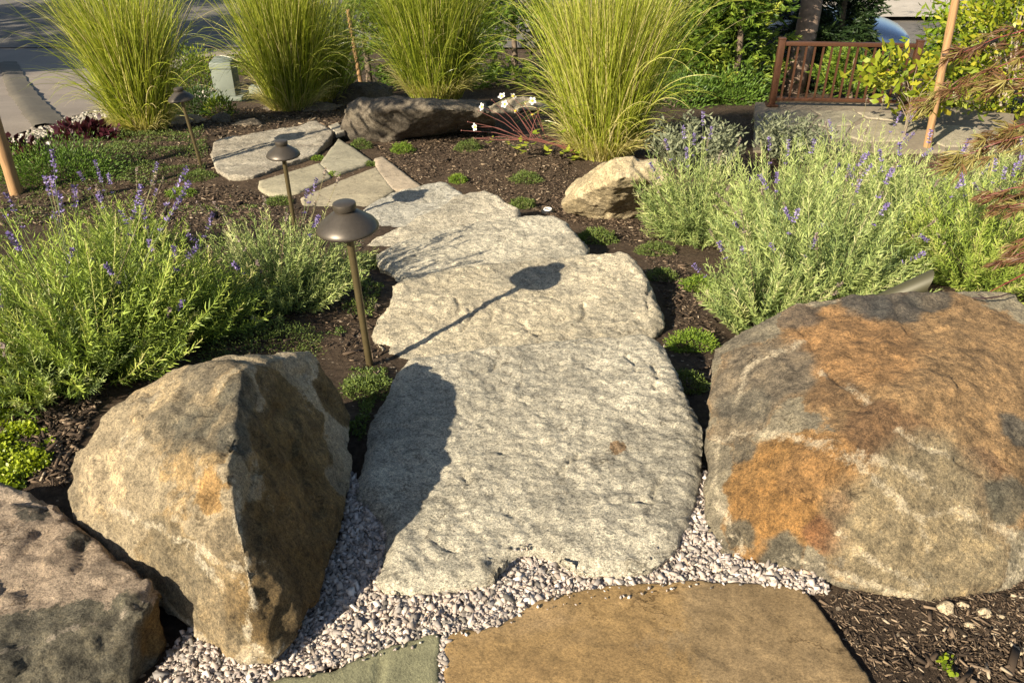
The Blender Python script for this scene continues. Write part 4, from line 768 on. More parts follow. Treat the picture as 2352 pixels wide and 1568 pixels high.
def lavender(px, py, rad, hgt, nst, nsp, label, seed, mat=M_lav, lean=(0, 0), spike_h=(1.15, 1.5), dry=3, leafl=.040, base=None, nodes=26, tonec=.5, cat="lavender", group="lavender bushes", maxt=1.4):
    q = np.random.default_rng(seed); B = G(px, py) if base is None else np.array(base); t = thing("lavender_bush", label, cat, B, group)
    az, ti = dome(nst, q, maxt); Ln = (rad * np.sin(ti) ** 1.2 + hgt * np.cos(ti) ** 1.0); Ln = np.hypot(rad * np.sin(ti), hgt * np.cos(ti)) * q.uniform(.62, 1.08, nst)
    b0 = B + np.stack([np.cos(az) * np.sin(ti) * rad * .22 + q.normal(0, rad * .07, nst), np.sin(az) * np.sin(ti) * rad * .22 + q.normal(0, rad * .07, nst), np.full(nst, -.01)], 1)
    a0 = ti * .95; a1 = ti * .62
    seg = 8; s = np.linspace(0, 1, seg + 1); ang = a0[:, None] + (a1 - a0)[:, None] * s; azs = az[:, None] + .25 * q.normal(size=(nst, 1)) * s
    d = np.stack([np.sin(ang) * np.cos(azs) + lean[0] * s, np.sin(ang) * np.sin(azs) + lean[1] * s, np.cos(ang)], -1); d = unit(d)
    C = np.concatenate([np.zeros((nst, 1, 3)), np.cumsum(d[:, :-1] * (Ln / seg)[:, None, None], 1)], 1) + b0[:, None]
    tb = np.clip(q.normal(tonec, .17, nst), .1, .9); parts = []
    w = .0022; Sd = unit(np.cross(d, q.normal(size=(nst, 1, 3)))); V = np.stack([C - Sd * w / 2, C + Sd * w / 2], 2).reshape(-1, 3)
    bq = np.array([[2 * j, 2 * j + 1, 2 * j + 3, 2 * j + 2] for j in range(seg)]); F = (bq[None] + (np.arange(nst) * 2 * (seg + 1))[:, None, None]).reshape(-1, 4)
    parts.append((V, F, np.repeat(tb + .3, 2 * (seg + 1))))
    u = np.linspace(.22, 1.0, nodes); ub = np.minimum(u * seg, seg - 1e-6); i = ub.astype(int); fr = (ub - i)[None, :, None]
    Pn = C[:, i] * (1 - fr) + C[:, i + 1] * fr; Dn = d[:, i]
    for side in (0, 1):
        ph = q.uniform(0, 6.28, (nst, 1)) + np.arange(nodes)[None] * 1.57 + side * 3.14159 + q.normal(0, .35, (nst, nodes))
        e1 = unit(np.cross(Dn, np.array([0.3, .2, 1.0]))); e2 = np.cross(Dn, e1); rad_ = e1 * np.cos(ph)[..., None] + e2 * np.sin(ph)[..., None]
        up = q.uniform(.7, 1.7, (nst, nodes))[..., None]; Dl = unit(rad_ + Dn * up); ll = leafl * q.uniform(.65, 1.2, (nst, nodes)) * (1.0 - .55 * np.clip((u[None] - .8) / .2, 0, 1))
        keep = q.random((nst, nodes)) < .92; Pk, Dk, lk = Pn[keep], Dl[keep], ll[keep]
        tn = (tb[:, None] - .04 + .5 * (u[None] - .64) + q.normal(0, .09, (nst, nodes)))[keep]
        v, f, k = leaves(Pk, Dk, lk, lk * .098 + .0008, q, -.3, None, (.6, 1, .3)); parts.append((v, f, np.repeat(np.clip(tn, 0, 1), k)))
    V, F, T = join(parts); mesh("foliage", V, F, mat, t, None, False, T)
    for k in range(nsp + dry):
        isd = k >= nsp; o = bpy.data.objects.new("dried_spike" if isd else "flower_spike", (DRY if isd else SPK)[int(q.integers(0, 3 if isd else 6))]); put(o, t)
        a = q.uniform(0, 6.283); tl = 1.15 * q.random() ** .6; h = (math.hypot(rad * math.sin(tl), hgt * math.cos(tl))) * q.uniform(*spike_h)
        dv = unit(np.array([math.sin(tl) * math.cos(a) + lean[0], math.sin(tl) * math.sin(a) + lean[1], math.cos(tl) + .25])); o.rotation_mode = 'QUATERNION'; qt = Vector(dv).to_track_quat('Z', 'Y'); o.rotation_quaternion = qt
        wide = 1.0 / max(h, .3) * .55; o.scale = (wide * 1.7 * min(1, h), wide * 1.7 * min(1, h), h)
    return t
lavender(195, 835, .52, .60, 520, 20, "big lavender bush with many purple spikes behind the upright tan boulder", 1, M_lav_g, (-.12, .05), (1.15, 1.6), 4, .039, nodes=30)
lavender(400, 775, .34, .46, 240, 11, "lavender bush with a cluster of bright purple spikes leaning to the path", 2, M_lav_g, (.05, .05), (1.0, 1.35), 2, .039, nodes=28)
lavender(60, 892, .40, .32, 260, 6, "spreading low lavender bush cut by the picture edge above the creeping jenny", 3, M_lav, (-.1, -.05), (1.1, 1.5), 1, .034)
lavender(650, 690, .42, .44, 260, 7, "low grey lavender bush beside the nearest lamp, throwing streaky shade on the steps", 4, M_lav, (.06, .05), (1.1, 1.5), 14, .034)
lavender(300, 585, .30, .34, 110, 9, "sparse lavender with tall purple spikes in front of the thyme mats", 5, M_lav_g, (0, .05), (1.2, 1.7), 3, .033)
lavender(1600, 545, .34, .64, 320, 9, "upright lavender bush beside the angular khaki boulder", 11, M_lav, (.0, 0), (1.0, 1.2), 6, .042, tonec=.51)
lavender(1790, 600, .38, .70, 340, 10, "tall lavender bush in the centre of the large lavender drift", 12, M_lav, (0, .0), (1.0, 1.2), 6, .042, tonec=.51)
lavender(1745, 742, .25, .40, 200, 5, "small silver lavender bush in front of the drift, touching the orange boulder", 13, M_lav, (.02, -.06), (1.05, 1.6), 4, .036, tonec=.5)
lavender(1890, 690, .40, .62, 340, 8, "dense lavender bush directly behind the top of the orange boulder", 14, M_lav, (0, 0), (1.0, 1.25), 6, .042, tonec=.50)
lavender(2080, 585, .46, .70, 340, 9, "lavender bush at the foot of the tall wooden stake", 15, M_lav, (0, 0), (1.0, 1.25), 5, .042, tonec=.53)
lavender(2250, 650, .46, .56, 320, 8, "bright green lavender bush behind the spot lamp", 16, M_lav_g, (-.02, 0), (1.0, 1.2), 4, .040, tonec=.62)
lavender(2320, 520, .48, .66, 300, 6, "lavender bush under the red lace-leaf maple twigs", 17, M_lav, (0, 0), (1.0, 1.25), 3, .042, tonec=.6)
lavender(1950, 490, .50, .66, 320, 9, "lavender bush at the back of the drift, nearest the crazy paving", 18, M_lav, (0, 0), (1.05, 1.3), 6, .042, tonec=.54)
# grey sage behind the drift
M_sage = leaf_mat("sage_leaf", [(0, (.05, .06, .035)), (.5, (.17, .19, .11)), (1, (.29, .30, .18))], .2, .7)
def sage(px, py, rad, h, n, label, seed):
    q = np.random.default_rng(seed); B = G(px, py); t = thing("sage_plant", label, "sage", B, "grey sage plants behind the lavender"); ns = n // 14
    az, ti = dome(ns, q, 1.25); L_ = np.hypot(rad * np.sin(ti), h * np.cos(ti)) * q.uniform(.7, 1.1, ns); P, D = [], []
    V0, F0, C = ribbons(B + np.stack([np.cos(az) * rad * .15, np.sin(az) * rad * .15, 0 * az], 1), az, ti * .9, ti * .6, L_, np.full(ns, .005), q, 6)
    for k in range(14):
        f = .25 + .75 * k / 13; P.append(np.stack([np.interp(f, np.linspace(0, 1, 7), [0] * 7)] * 1) if False else C[:, min(6, int(f * 6.99))] + q.normal(0, .012, (ns, 3))); a = q.uniform(0, 6.28, ns); D.append(np.stack([np.cos(a), np.sin(a), q.uniform(.2, 1.3, ns)], 1))
    P, D = np.concatenate(P), unit(np.concatenate(D)); v, f, k = leaves(P, D, q.uniform(.035, .07, len(P)), q.uniform(.013, .022, len(P)), q, -.3, .5, (.3, 1, .15))
    V, F, T = join([(V0, F0, np.full(len(V0), .4)), (v, f, np.repeat(np.clip(q.normal(.55, .2, len(P)), 0, 1), k))]); mesh("foliage", V, F, M_sage, t, None, False, T)
sage(1590, 395, .45, .42, 2600, "grey-leaved sage between the tall grass and the lavender drift", 31)
sage(1810, 370, .42, .40, 2400, "grey-leaved sage below the railing, before the crazy paving", 32)

# ornamental grasses -----------------------------------------
M_grass = leaf_mat("maiden_grass", [(0, (.05, .075, .012)), (.25, (.17, .22, .022)), (.5, (.34, .395, .04)), (.75, (.50, .52, .09)), (.92, (.62, .57, .2)), (1, (.62, .52, .25))], .40, .32, .6)
def grass(px, py, n, hgt, rb, label, seed, spread=1.0, tone=.5, dropn=.12, base=None):
    q = np.random.default_rng(seed); B = G(px, py) if base is None else np.array(base); t = thing("ornamental_grass", label, "ornamental grass", B, "tall ornamental grasses")
    az = q.uniform(0, 6.283, n); rr = np.sqrt(q.random(n)); b0 = B + np.stack([np.cos(az) * rr * rb, np.sin(az) * rr * rb, np.full(n, -.03)], 1)
    az = az + q.normal(0, .9, n); dr = q.random(n) < dropn
    a0 = np.where(dr, q.uniform(.35, .8, n), np.abs(q.normal(0, .12, n)) + .42 * rr * q.uniform(.0, 1.0, n)) * spread; a1 = np.where(dr, q.uniform(1.5, 2.6, n), a0 + q.gamma(1.4, .50, n) * spread + .03); Ln = hgt * np.where(dr, q.uniform(.35, .75, n), 1.12 * q.uniform(.12, 1, n) ** .55)
    V, F, C = ribbons(b0, az, a0, np.minimum(a1, 2.7), Ln, q.uniform(.0045, .0105, n), q, 12, 2.2, .35)
    s = np.tile(np.repeat(np.linspace(0, 1, 13), 2), n).reshape(n, 26); T = tone + q.normal(0, .27, (n, 1)) + .06 * (s - .5) + np.where(s < .16, .3 * q.random((n, 1)), 0) + np.where(q.random((n, 1)) < .06, .45, 0); mesh("blades", V, F, M_grass, t, None, False, np.clip(T, 0, 1).ravel())
    m = int(n * .2); az = q.uniform(0, 6.28, m); b1 = B + np.stack([np.cos(az) * rb * .9, np.sin(az) * rb * .9, 0 * az - .02], 1)
    V, F, C = ribbons(b1, az, q.uniform(.2, .6, m), q.uniform(1.2, 2.4, m), hgt * q.uniform(.12, .3, m), q.uniform(.004, .007, m), q, 6, 1.4); mesh("dead_blades", V, F, M_grass, t, None, False, np.repeat(np.clip(q.normal(.93, .06, m), 0, 1), 14))
grass(335, 300, 2500, 1.75, .20, "ornamental grass arching over the driveway edge", 41, .76, .54)
grass(672, 252, 2500, 2.1, .26, "ornamental grass beside the utility pedestal", 42, .64, .52)
grass(748, 236, 1300, 1.7, .24, "smaller paler grass leaning on the pedestal-side grass", 43, .95, .52)
g = G(1000, 268); grass(0, 0, 3300, 1.85, .32, "dark green grass growing behind the long shaded boulder", 44, .80, .38, .12, (g[0] - .05, g[1] + .75, g[2] + .05))
grass(1385, 352, 3400, 1.75, .25, "full bright grass rising beside the white flowers", 45, .72, .62, .10)

# cushions of thyme and sedum --------------------------------
M_thyme = leaf_mat("thyme_leaf", [(0, (.035, .05, .014)), (.4, (.095, .14, .03)), (.75, (.18, .23, .045)), (1, (.26, .23, .12))], .25, .6)
M_moss = leaf_mat("mossy_thyme", [(0, (.04, .07, .01)), (.4, (.12, .20, .02)), (.75, (.23, .31, .03)), (1, (.33, .34, .07))], .25, .6)
def cushion(px, py, r, h, n, label, seed, mat=M_thyme, leaf=.011, sq=.8, fr=True):
    q = np.random.default_rng(seed); n = int(n * 1.9); B = G(px, py); az, ti = dome(n, q, 1.5); d = np.stack([np.sin(ti) * np.cos(az), np.sin(ti) * np.sin(az), np.cos(ti)], 1)
    lump_ = 1 + .35 * fbm(d * 2.2 + seed, 3); rad = (q.uniform(.72, 1.06, n) * lump_)[:, None]; P = B + d * np.array([r, r * sq, h]) * rad; P[:, 2] = np.maximum(P[:, 2], H(P[:, 0], P[:, 1]) + .004)
    D = unit(d * np.array([1, 1, .8]) + q.normal(0, .75, (n, 3)) + np.array([0, 0, .35])); v, f, k = leaves(P, D, leaf * q.uniform(.6, 1.3, n), leaf * .42 * q.uniform(.7, 1.2, n), q, .3, None, (.5, 1, .3))
    T = np.clip(.45 + .35 * lump_ - .3 + q.normal(0, .15, n), 0, 1); o = mesh("creeping_thyme", v, f, mat, None, B, False, np.repeat(T, k)); return tag(o, label, "ground cover", "cushions of creeping thyme")
for k, (px, py, r, h, n, lab, mt) in enumerate([
    (925, 350, .10, .085, 900, "bright thyme cushion against the landing side of the mulch bed", M_moss), (1075, 345, .12, .09, 1000, "thyme cushion in the mulch just below the white flowers", M_thyme), (1052, 418, .075, .06, 600, "small thyme cushion behind the grey fifth step", M_moss),
    (1208, 416, .125, .07, 900, "loose thyme cushion in the middle of the brown mulch", M_thyme), (1200, 478, .10, .07, 900, "thyme cushion shaded by a step edge near the sprinkler", M_thyme), (1372, 555, .12, .07, 1100, "dark thyme cushion in the shade of the stem-streaked step", M_thyme),
    (1505, 582, .11, .06, 1000, "thyme cushion at the foot of the upright lavender", M_thyme), (1610, 662, .105, .05, 1200, "mossy bright cushion between steps and small silver lavender", M_moss), (1520, 640, .08, .05, 600, "shaded thyme tuft beside the lamp-shadow step", M_thyme),
    (1588, 800, .10, .07, 1400, "yellow green thyme cushion between near slab and orange boulder", M_moss), (1570, 890, .08, .06, 900, "shadowed thyme strip in the gap by the near slab", M_thyme), (830, 340, .10, .08, 800, "thyme cushion under the dappled long boulder", M_thyme),
    (728, 366, .06, .03, 320, "thyme tuft in the joint by the banded slab", M_moss), (768, 404, .055, .03, 300, "thyme tuft where three landing flagstones meet", M_moss), (850, 380, .055, .03, 300, "thyme tuft in the joint of the pinkish flagstone", M_thyme),
    (455, 410, .14, .06, 700, "thyme cushion in shade before the banded slab", M_thyme), (415, 448, .12, .05, 700, "thyme cushion among shadow stripes near the farthest lamp", M_moss), (640, 470, .10, .06, 700, "thyme cushion below the second lamp", M_thyme),
    (600, 800, .26, .05, 1800, "wide dark thyme cushion behind the upright boulder", M_thyme), (700, 640, .16, .05, 1100, "thyme cushion under the low grey lavender", M_thyme), (840, 610, .12, .06, 900, "thyme cushion in shadow at the steps' lavender side", M_thyme), (850, 900, .10, .06, 900, "shaded thyme tuft between nearest lamp and near slab", M_thyme)]):
    cushion(px, py, r, h, n, lab, 300 + k, mt, .0125 if py < 560 else .009)
def mat_cover(name, poly, n, mat, leaf, label_kind, seed, h=.04, clump=3.0, thr=-.05, z=None, flat=None, wd=.5):
    q = np.random.default_rng(seed); P = scatter(poly, n, q, z); f_ = fbm(np.column_stack([P[:, 0] * clump, P[:, 1] * clump, np.full(len(P), seed)]), 3); k_ = f_ > thr; P, f_ = P[k_], f_[k_]; m = len(P)
    P[:, 2] += np.clip((f_ - thr) * 2.2, 0, 1) * h * q.uniform(.3, 1, m) + .004; D = unit(q.normal(0, .8, (m, 3)) + np.array([0, 0, .7])); v, f, k = leaves(P, D, leaf * q.uniform(.6, 1.3, m), leaf * wd * q.uniform(.7, 1.2, m), q, .2, flat, (.5, 1, .4))
    return tag(mesh(name, v, f, mat, None, None, False, np.repeat(np.clip(.35 + f_ * .7 + q.normal(0, .16, m), 0, 1), k)), kind='stuff')
mat_cover("thyme_mat", [(190, 330), (330, 300), (470, 300), (480, 350), (470, 410), (330, 440), (220, 400)], 11000, M_thyme, .014, 0, 51, .09, 2.2, -.10)
mat_cover("thyme_mat", [(0, 440), (60, 430), (330, 440), (480, 440), (600, 470), (560, 560), (300, 600), (0, 640), (-200, 600)], 8000, M_thyme, .015, 0, 52, .05, 2.6, .05)
mat_cover("thyme_mat", [(540, 700), (760, 600), (860, 610), (890, 640), (850, 740), (800, 790), (560, 830)], 7000, M_thyme, .013, 0, 53, .035, 4.0, .05)
mat_cover("thyme_mat", [(790, 850), (890, 850), (840, 1000), (800, 1100)], 2500, M_thyme, .011, 0, 54, .03, 5.0, .0)
M_jenny = leaf_mat("creeping_jenny_leaf", [(0, (.09, .13, .01)), (.4, (.24, .31, .015)), (.75, (.40, .46, .03)), (1, (.50, .50, .09))], .35, .4)
mat_cover("creeping_jenny", [(-140, 930), (20, 915), (85, 930), (112, 985), (110, 1040), (70, 1085), (110, 1100), (92, 1125), (40, 1112), (-140, 1110)], 6500, M_jenny, .011, 0, 55, .03, 7.0, -.16, -.0, .8, .9)
tag(mat_cover("weeds", [(2150, 1515), (2190, 1515), (2190, 1565), (2150, 1565)], 40, M_jenny, .012, 0, 56, .03, 3.0, -9, 0.0, .6, .8), kind='stuff')
# low shrub by the drive
def puff(name, px, py, r, h, n, label, cat, seed, mat, leaf, wd=.3, sq=.8, base=None, clumps=26, up=.6, group=None, flat=None, stem=None, droop=0.0, soft=.30):
    q = np.random.default_rng(seed); B = G(px, py) if base is None else np.array(base); c_az, c_ti = dome(clumps, q, 1.55); cd = np.stack([np.sin(c_ti) * np.cos(c_az), np.sin(c_ti) * np.sin(c_az), np.cos(c_ti)], 1) * q.uniform(.62, 1.0, (clumps, 1))
    w = q.integers(0, clumps, n); off = q.normal(0, soft, (n, 3)); P = B + (cd[w] + off) * np.array([r, r * sq, h]); P[:, 2] = np.maximum(P[:, 2], H(P[:, 0], P[:, 1]) + .01 * q.random(n))
    D = unit(cd[w] + off * 1.8 + q.normal(0, .35, (n, 3)) + np.array([0, 0, up])); D[:, 2] -= droop; D = unit(D)
    v, f, k = leaves(P, D, leaf * q.uniform(.6, 1.25, n), leaf * wd * q.uniform(.75, 1.2, n), q, -.25, flat, (.35, 1, .15)); tn = q.normal(.5, .12, clumps)[w] + q.normal(0, .13, n)
    if stem is None: return tag(mesh(name, v, f, mat, None, B, False, np.repeat(np.clip(tn, 0, 1), k)), label, cat, group)
    t = thing(name, label, cat, B, group); mesh("foliage", v, f, mat, t, None, False, np.repeat(np.clip(tn, 0, 1), k)); s_ = MB()
    for j in range(min(clumps, 18)):
        e = B + cd[j] * np.array([r, r * sq, h]) * .95; m_ = B + (e - B) * .5 + np.array([0, 0, h * .08]) + q.normal(0, .04 * r, 3); s_.tube([B + q.normal(0, .03, 3) * np.array([1, 1, 0]) - np.array([0, 0, .03]), m_, e], [stem[0], stem[0] * .7, stem[0] * .35], 6, False)
    s_.build("branches", stem[1], t, None, True); return t
M_pros = leaf_mat("low_conifer_leaf", [(0, (.03, .06, .012)), (.5, (.10, .18, .025)), (1, (.22, .32, .05))], .25, .5)
puff("low_shrub", 135, 405, .46, .24, 7500, "low soft green shrub by the driveway with a black spot lamp in it", "shrub", 61, M_pros, .026, .28, .6, clumps=40)
puff("low_shrub", 450, 262, .32, .30, 2600, "small dark green mound beside the farthest lamp's hat", "shrub", 62, leaf_mat("dark_conifer_leaf", [(0, (.012, .028, .008)), (.6, (.04, .08, .015)), (1, (.10, .16, .03))], .2), .045, .25, .8)
M_heu = leaf_mat("burgundy_leaf", [(0, (.02, .006, .009)), (.5, (.055, .013, .02)), (.85, (.10, .028, .036)), (1, (.2, .07, .08))], .25, .35)
puff("burgundy_plant", 25, 378, .22, .15, 300, "dark burgundy leafy plant at the picture edge by the white pebbles", "plant", 63, M_heu, .075, .7, .6, clumps=14, flat=.5, stem=(.004, M_heu), group="burgundy plants along the pebble border")
puff("burgundy_plant", 195, 318, .26, .12, 340, "burgundy plant beside the first grass, along the white pebbles", "plant", 64, M_heu, .065, .7, .5, clumps=16, flat=.5, stem=(.004, M_heu), group="burgundy plants along the pebble border")
M_bark = plain("grey_bark", (.16, .12, .085), .9, 0, .2, .4, 20)
M_lime = leaf_mat("bright_leaf", [(0, (.04, .07, .01)), (.4, (.12, .18, .018)), (.75, (.26, .31, .03)), (1, (.42, .38, .05))], .35, .4)
puff("leafy_shrub", 452, 205, .42, .52, 2600, "bright leafy shrub beside the utility pedestal", "shrub", 65, M_lime, .045, .45, .8, clumps=34, stem=(.008, M_bark), soft=.22)
puff("leafy_shrub", 590, 170, .42, .45, 1500, "leafy shrub behind the utility pedestal, under the grass", "shrub", 66, M_lime, .045, .45, .7, clumps=30, stem=(.008, M_bark), soft=.22)
puff("low_shrub", 1655, 236, .55, .42, 2600, "low green shrub between the railing's first post and the grey sage", "shrub", 69, M_pros, .055, .3, .6, clumps=34, stem=(.006, M_bark), soft=.22)
puff("low_shrub", 1545, 245, .5, .36, 2000, "low green shrub in shade behind the full bright grass", "shrub", 70, M_pros, .055, .3, .6, clumps=30, stem=(.006, M_bark), soft=.22)
puff("leafy_shrub", 505, 268, .16, .26, 260, "small twiggy shrub in front of the utility pedestal", "shrub", 67, M_lime, .05, .4, .8, clumps=18, stem=(.005, M_bark), soft=.16)
# ------------------------------------------------------------ conifers, shrubs and small trees
def sprays(P, D, size, rng, mat_tone, nleaf=11):
    """flat fern-like conifer sprays: a fan of scale leaflets along a short axis"""
    n = len(P); Sd = unit(np.cross(D, rng.normal(size=(n, 3)) * .5 + np.array([0, 0, 1.0]))); Q, E, L_, T = [], [], [], []
    for k in range(nleaf):
        s = (k + 1) / nleaf; sg = -1 if k % 2 else 1
        Q.append(P + D * (size * s * .75)[:, None]); E.append(unit(D * (.9 + .5 * s) + Sd * sg * (1.0 - .7 * s) + rng.normal(0, .15, (n, 3)))); L_.append(size * (.55 - .22 * s)); T.append(mat_tone + .15 * (s - .5))
    Q, E, L_, T = map(np.concatenate, (Q, E, L_, T)); v, f, k = leaves(Q, E, L_, L_ * .21, rng, -.25, .3, (.45, 1, .25)); return v, f, np.repeat(np.clip(T, 0, 1), k)
M_thuja = leaf_mat("conifer_spray", [(0, (.018, .04, .008)), (.35, (.075, .14, .016)), (.65, (.19, .27, .03)), (1, (.38, .41, .06))], .3, .5)
M_thuja_d = leaf_mat("dark_conifer_spray", [(0, (.006, .014, .006)), (.5, (.025, .05, .014)), (1, (.075, .115, .03))], .2, .5)
M_trunk = plain("pink_grey_bark", (.30, .215, .16), .9, 0, .2, .35, 12)
def conifer(base, r, h, n, label, seed, mat, size=.16, clumps=70, z0=.05, taper_=.6, trunk=None, group="conifers along the railing", cat="conifer"):
    q = np.random.default_rng(seed); B = np.array(base, float); t = thing("conifer", label, cat, B, group)
    zc = q.uniform(0, 1, clumps) ** .85; az = q.uniform(0, 6.283, clumps); rr = r * (1 - taper_ * zc) * q.uniform(.75, 1.08, clumps); C = B + np.stack([np.cos(az) * rr, np.sin(az) * rr, z0 + zc * (h - z0)], 1)
    w = q.integers(0, clumps, n); P = C[w] + q.normal(0, 1, (n, 3)) * np.array([.17 * r, .17 * r, .05 * h]); inner = q.random(n) < .2; ax = np.column_stack([np.full(n, B[0]), np.full(n, B[1]), P[:, 2]]); P = np.where(inner[:, None], ax + (P - ax) * q.uniform(.2, .8, (n, 1)), P)
    P[:, 2] = np.maximum(P[:, 2], B[2] + .03); D = unit(unit(P - ax) + np.array([0, 0, .15]) + q.normal(0, .4, (n, 3))); tn = q.normal(.5, .13, clumps)[w] + q.normal(0, .12, n)
    v, f, T = sprays(P, D, size * q.uniform(.6, 1.25, n), q, tn); mesh("crown", v, f, mat, t, None, False, T); tr = trunk or (.06, M_bark)
    MB().tube([B + np.array([.02 * math.sin(k), .02 * math.cos(k * 2), -.1 + (h * .9 + .1) * k / 6]) for k in range(7)], [tr[0] * (1 - .11 * k) for k in range(7)], 10).build("trunk", tr[1], t, None, True); return t
def at(px, py, Y): p = WY(px, py, Y); return np.array([p[0], Y, float(H(p[0], Y))])
conifer(at(1600, 150, 12.3), 1.0, 2.7, 3400, "bushy green conifer behind the full bright grass", 71, M_thuja, .19, 90)
conifer(at(1690, 150, 11.9), .62, 2.4, 2600, "bright conifer touching the railing's first post", 72, M_thuja, .17, 70)
conifer(at(1480, 100, 13.2), .9, 2.4, 2200, "conifer seen between two grasses", 73, M_thuja, .19, 60)
conifer(at(1180, 60, 13.8), .95, 1.75, 2600, "low conifer behind the white flowers", 74, M_thuja, .17, 60, taper_=.4)
conifer(at(1000, 60, 14.5), .9, 1.9, 2000, "low conifer beyond the dark green grass", 75, M_thuja, .19, 60, taper_=.4)
conifer(at(1912, 150, 13.3), .46, 2.9, 3000, "dark conifer behind the railing", 76, M_thuja_d, .18, 70, .05, .3)
conifer(at(1850, 180, 13.0), .5, 1.0, 1500, "low dark conifer at the foot of the pinkish trunk", 77, M_thuja_d, .15, 40, .05, .4)
conifer(at(1955, 190, 11.7), .42, .62, 900, "small bright conifer showing through the railing bars", 78, M_thuja, .14, 30, .03, .4)
conifer(at(840, 120, 13.2), .6, 1.3, 1100, "small conifer near the thin wooden stake", 79, M_thuja, .15, 40, .05, .5)
# tree trunk behind the railing: trunk with a high crown out of the frame
b = at(1822, 190, 12.6); t = thing("shade_tree", "tree with a pinkish grey trunk behind the railing", "tree", b)
MB().tube([b + np.array([.03 * math.sin(k * 1.3) + .03 * k, .02 * k, -.1 + .62 * k]) for k in range(9)], [.17 * (1 - .05 * k) for k in range(9)], 14).build("trunk", M_trunk, t, None, True)
def crown_pts(c, r, n, q, clumps=40, soft=.25):
    cd = unit(q.normal(size=(clumps, 3))) * q.uniform(.35, 1, (clumps, 1)); w = q.integers(0, clumps, n); return np.array(c) + (cd[w] + q.normal(0, soft, (n, 3))) * np.array(r), unit(cd[w] + q.normal(0, .8, (n, 3))), q.normal(.5, .12, clumps)[w] + q.normal(0, .14, n)
q = np.random.default_rng(80); P, D, T = crown_pts(b + np.array([.3, .5, 5.6]), (1.7, 1.7, 1.2), 3500, q); v, f, k = leaves(P, D, .1, .055, q, -.2, .3, (.3, 1, .15)); mesh("crown", v, f, M_thuja, t, None, False, np.repeat(np.clip(T, 0, 1), k))
# laurel and yellow-leaved shrub at the far side
M_laurel = leaf_mat("laurel_leaf", [(0, (.03, .06, .006)), (.35, (.09, .16, .012)), (.65, (.20, .29, .02)), (1, (.40, .40, .04))], .32, .32, .5)
M_yel = leaf_mat("yellow_leaf", [(0, (.07, .11, .012)), (.4, (.20, .26, .02)), (.72, (.38, .38, .03)), (.9, (.52, .44, .05)), (1, (.42, .25, .05))], .38, .4)
def bush(name, c, rad, n, label, seed, mat, leaf, wd, clumps, cat, soft=.22, flat=.3, stemr=.02, bark=M_bark, droop=.1, bs=.06):
    q = np.random.default_rng(seed); c = np.array(c, float); g0 = np.array([c[0], c[1], float(H(c[0], c[1]))]); t = thing(name, label, cat, g0)
    cd = unit(q.normal(size=(clumps, 3))) * q.uniform(.5, 1, (clumps, 1)); w = q.integers(0, clumps, n); P = c + (cd[w] + q.normal(0, soft, (n, 3))) * np.array(rad); P[:, 2] = np.maximum(P[:, 2], H(P[:, 0], P[:, 1]) + .05)
    D = unit(cd[w] + q.normal(0, .7, (n, 3)) + np.array([0, 0, .15 - droop])); v, f, k = leaves(P, D, leaf * q.uniform(.65, 1.2, n), leaf * wd * q.uniform(.8, 1.2, n), q, -.3, flat, (.25, 1, .1)); mesh("foliage", v, f, mat, t, None, False, np.repeat(np.clip(q.normal(.5, .12, clumps)[w] + q.normal(0, .15, n), 0, 1), k)); s_ = MB()
    for j in range(min(clumps, 26)):
        e = c + cd[j] * np.array(rad); fk = g0 + (c - g0) * q.uniform(.25, .7) + q.normal(0, min(.05, bs), 3); s_.tube([g0 + np.array([q.normal(0, bs), q.normal(0, bs), -.05]), fk, (fk + e) / 2 + q.normal(0, .05, 3), e], [stemr, stemr * .7, stemr * .45, stemr * .2], 6, False)
    s_.build("branches", bark, t, None, True); return t
p = WY(2190, 55, 10.6); bush("laurel_shrub", (p[0] + .22, 10.6, p[2] - .1), (.62, .7, 1.0), 2300, "glossy green laurel shrub at the railing's end", 81, M_laurel, .125, .30, 60, "shrub", .2, .3, .022)
p = WY(2330, 90, 9.6); bush("laurel_shrub", (p[0] + .1, 9.6, p[2] - .1), (.85, .7, .85), 2600, "yellowing shrub behind the red maple twigs", 82, M_yel, .085, .45, 60, "shrub", .22, .3, .02, plain("pale_twig", (.33, .27, .2), .8))
b, d_ = STK; p = WY(2120, 185, b[1] + .35)
bush("young_magnolia", (p[0] - .05, b[1] + .35, p[2]), (.58, .40, .36), 480, "young tree with big yellow leaves tied to the tall wooden stake", 83, M_yel, .115, .5, 20, "young tree", .2, .3, .008, plain("pale_twig_bark", (.20, .16, .115), .8), .1, .008)
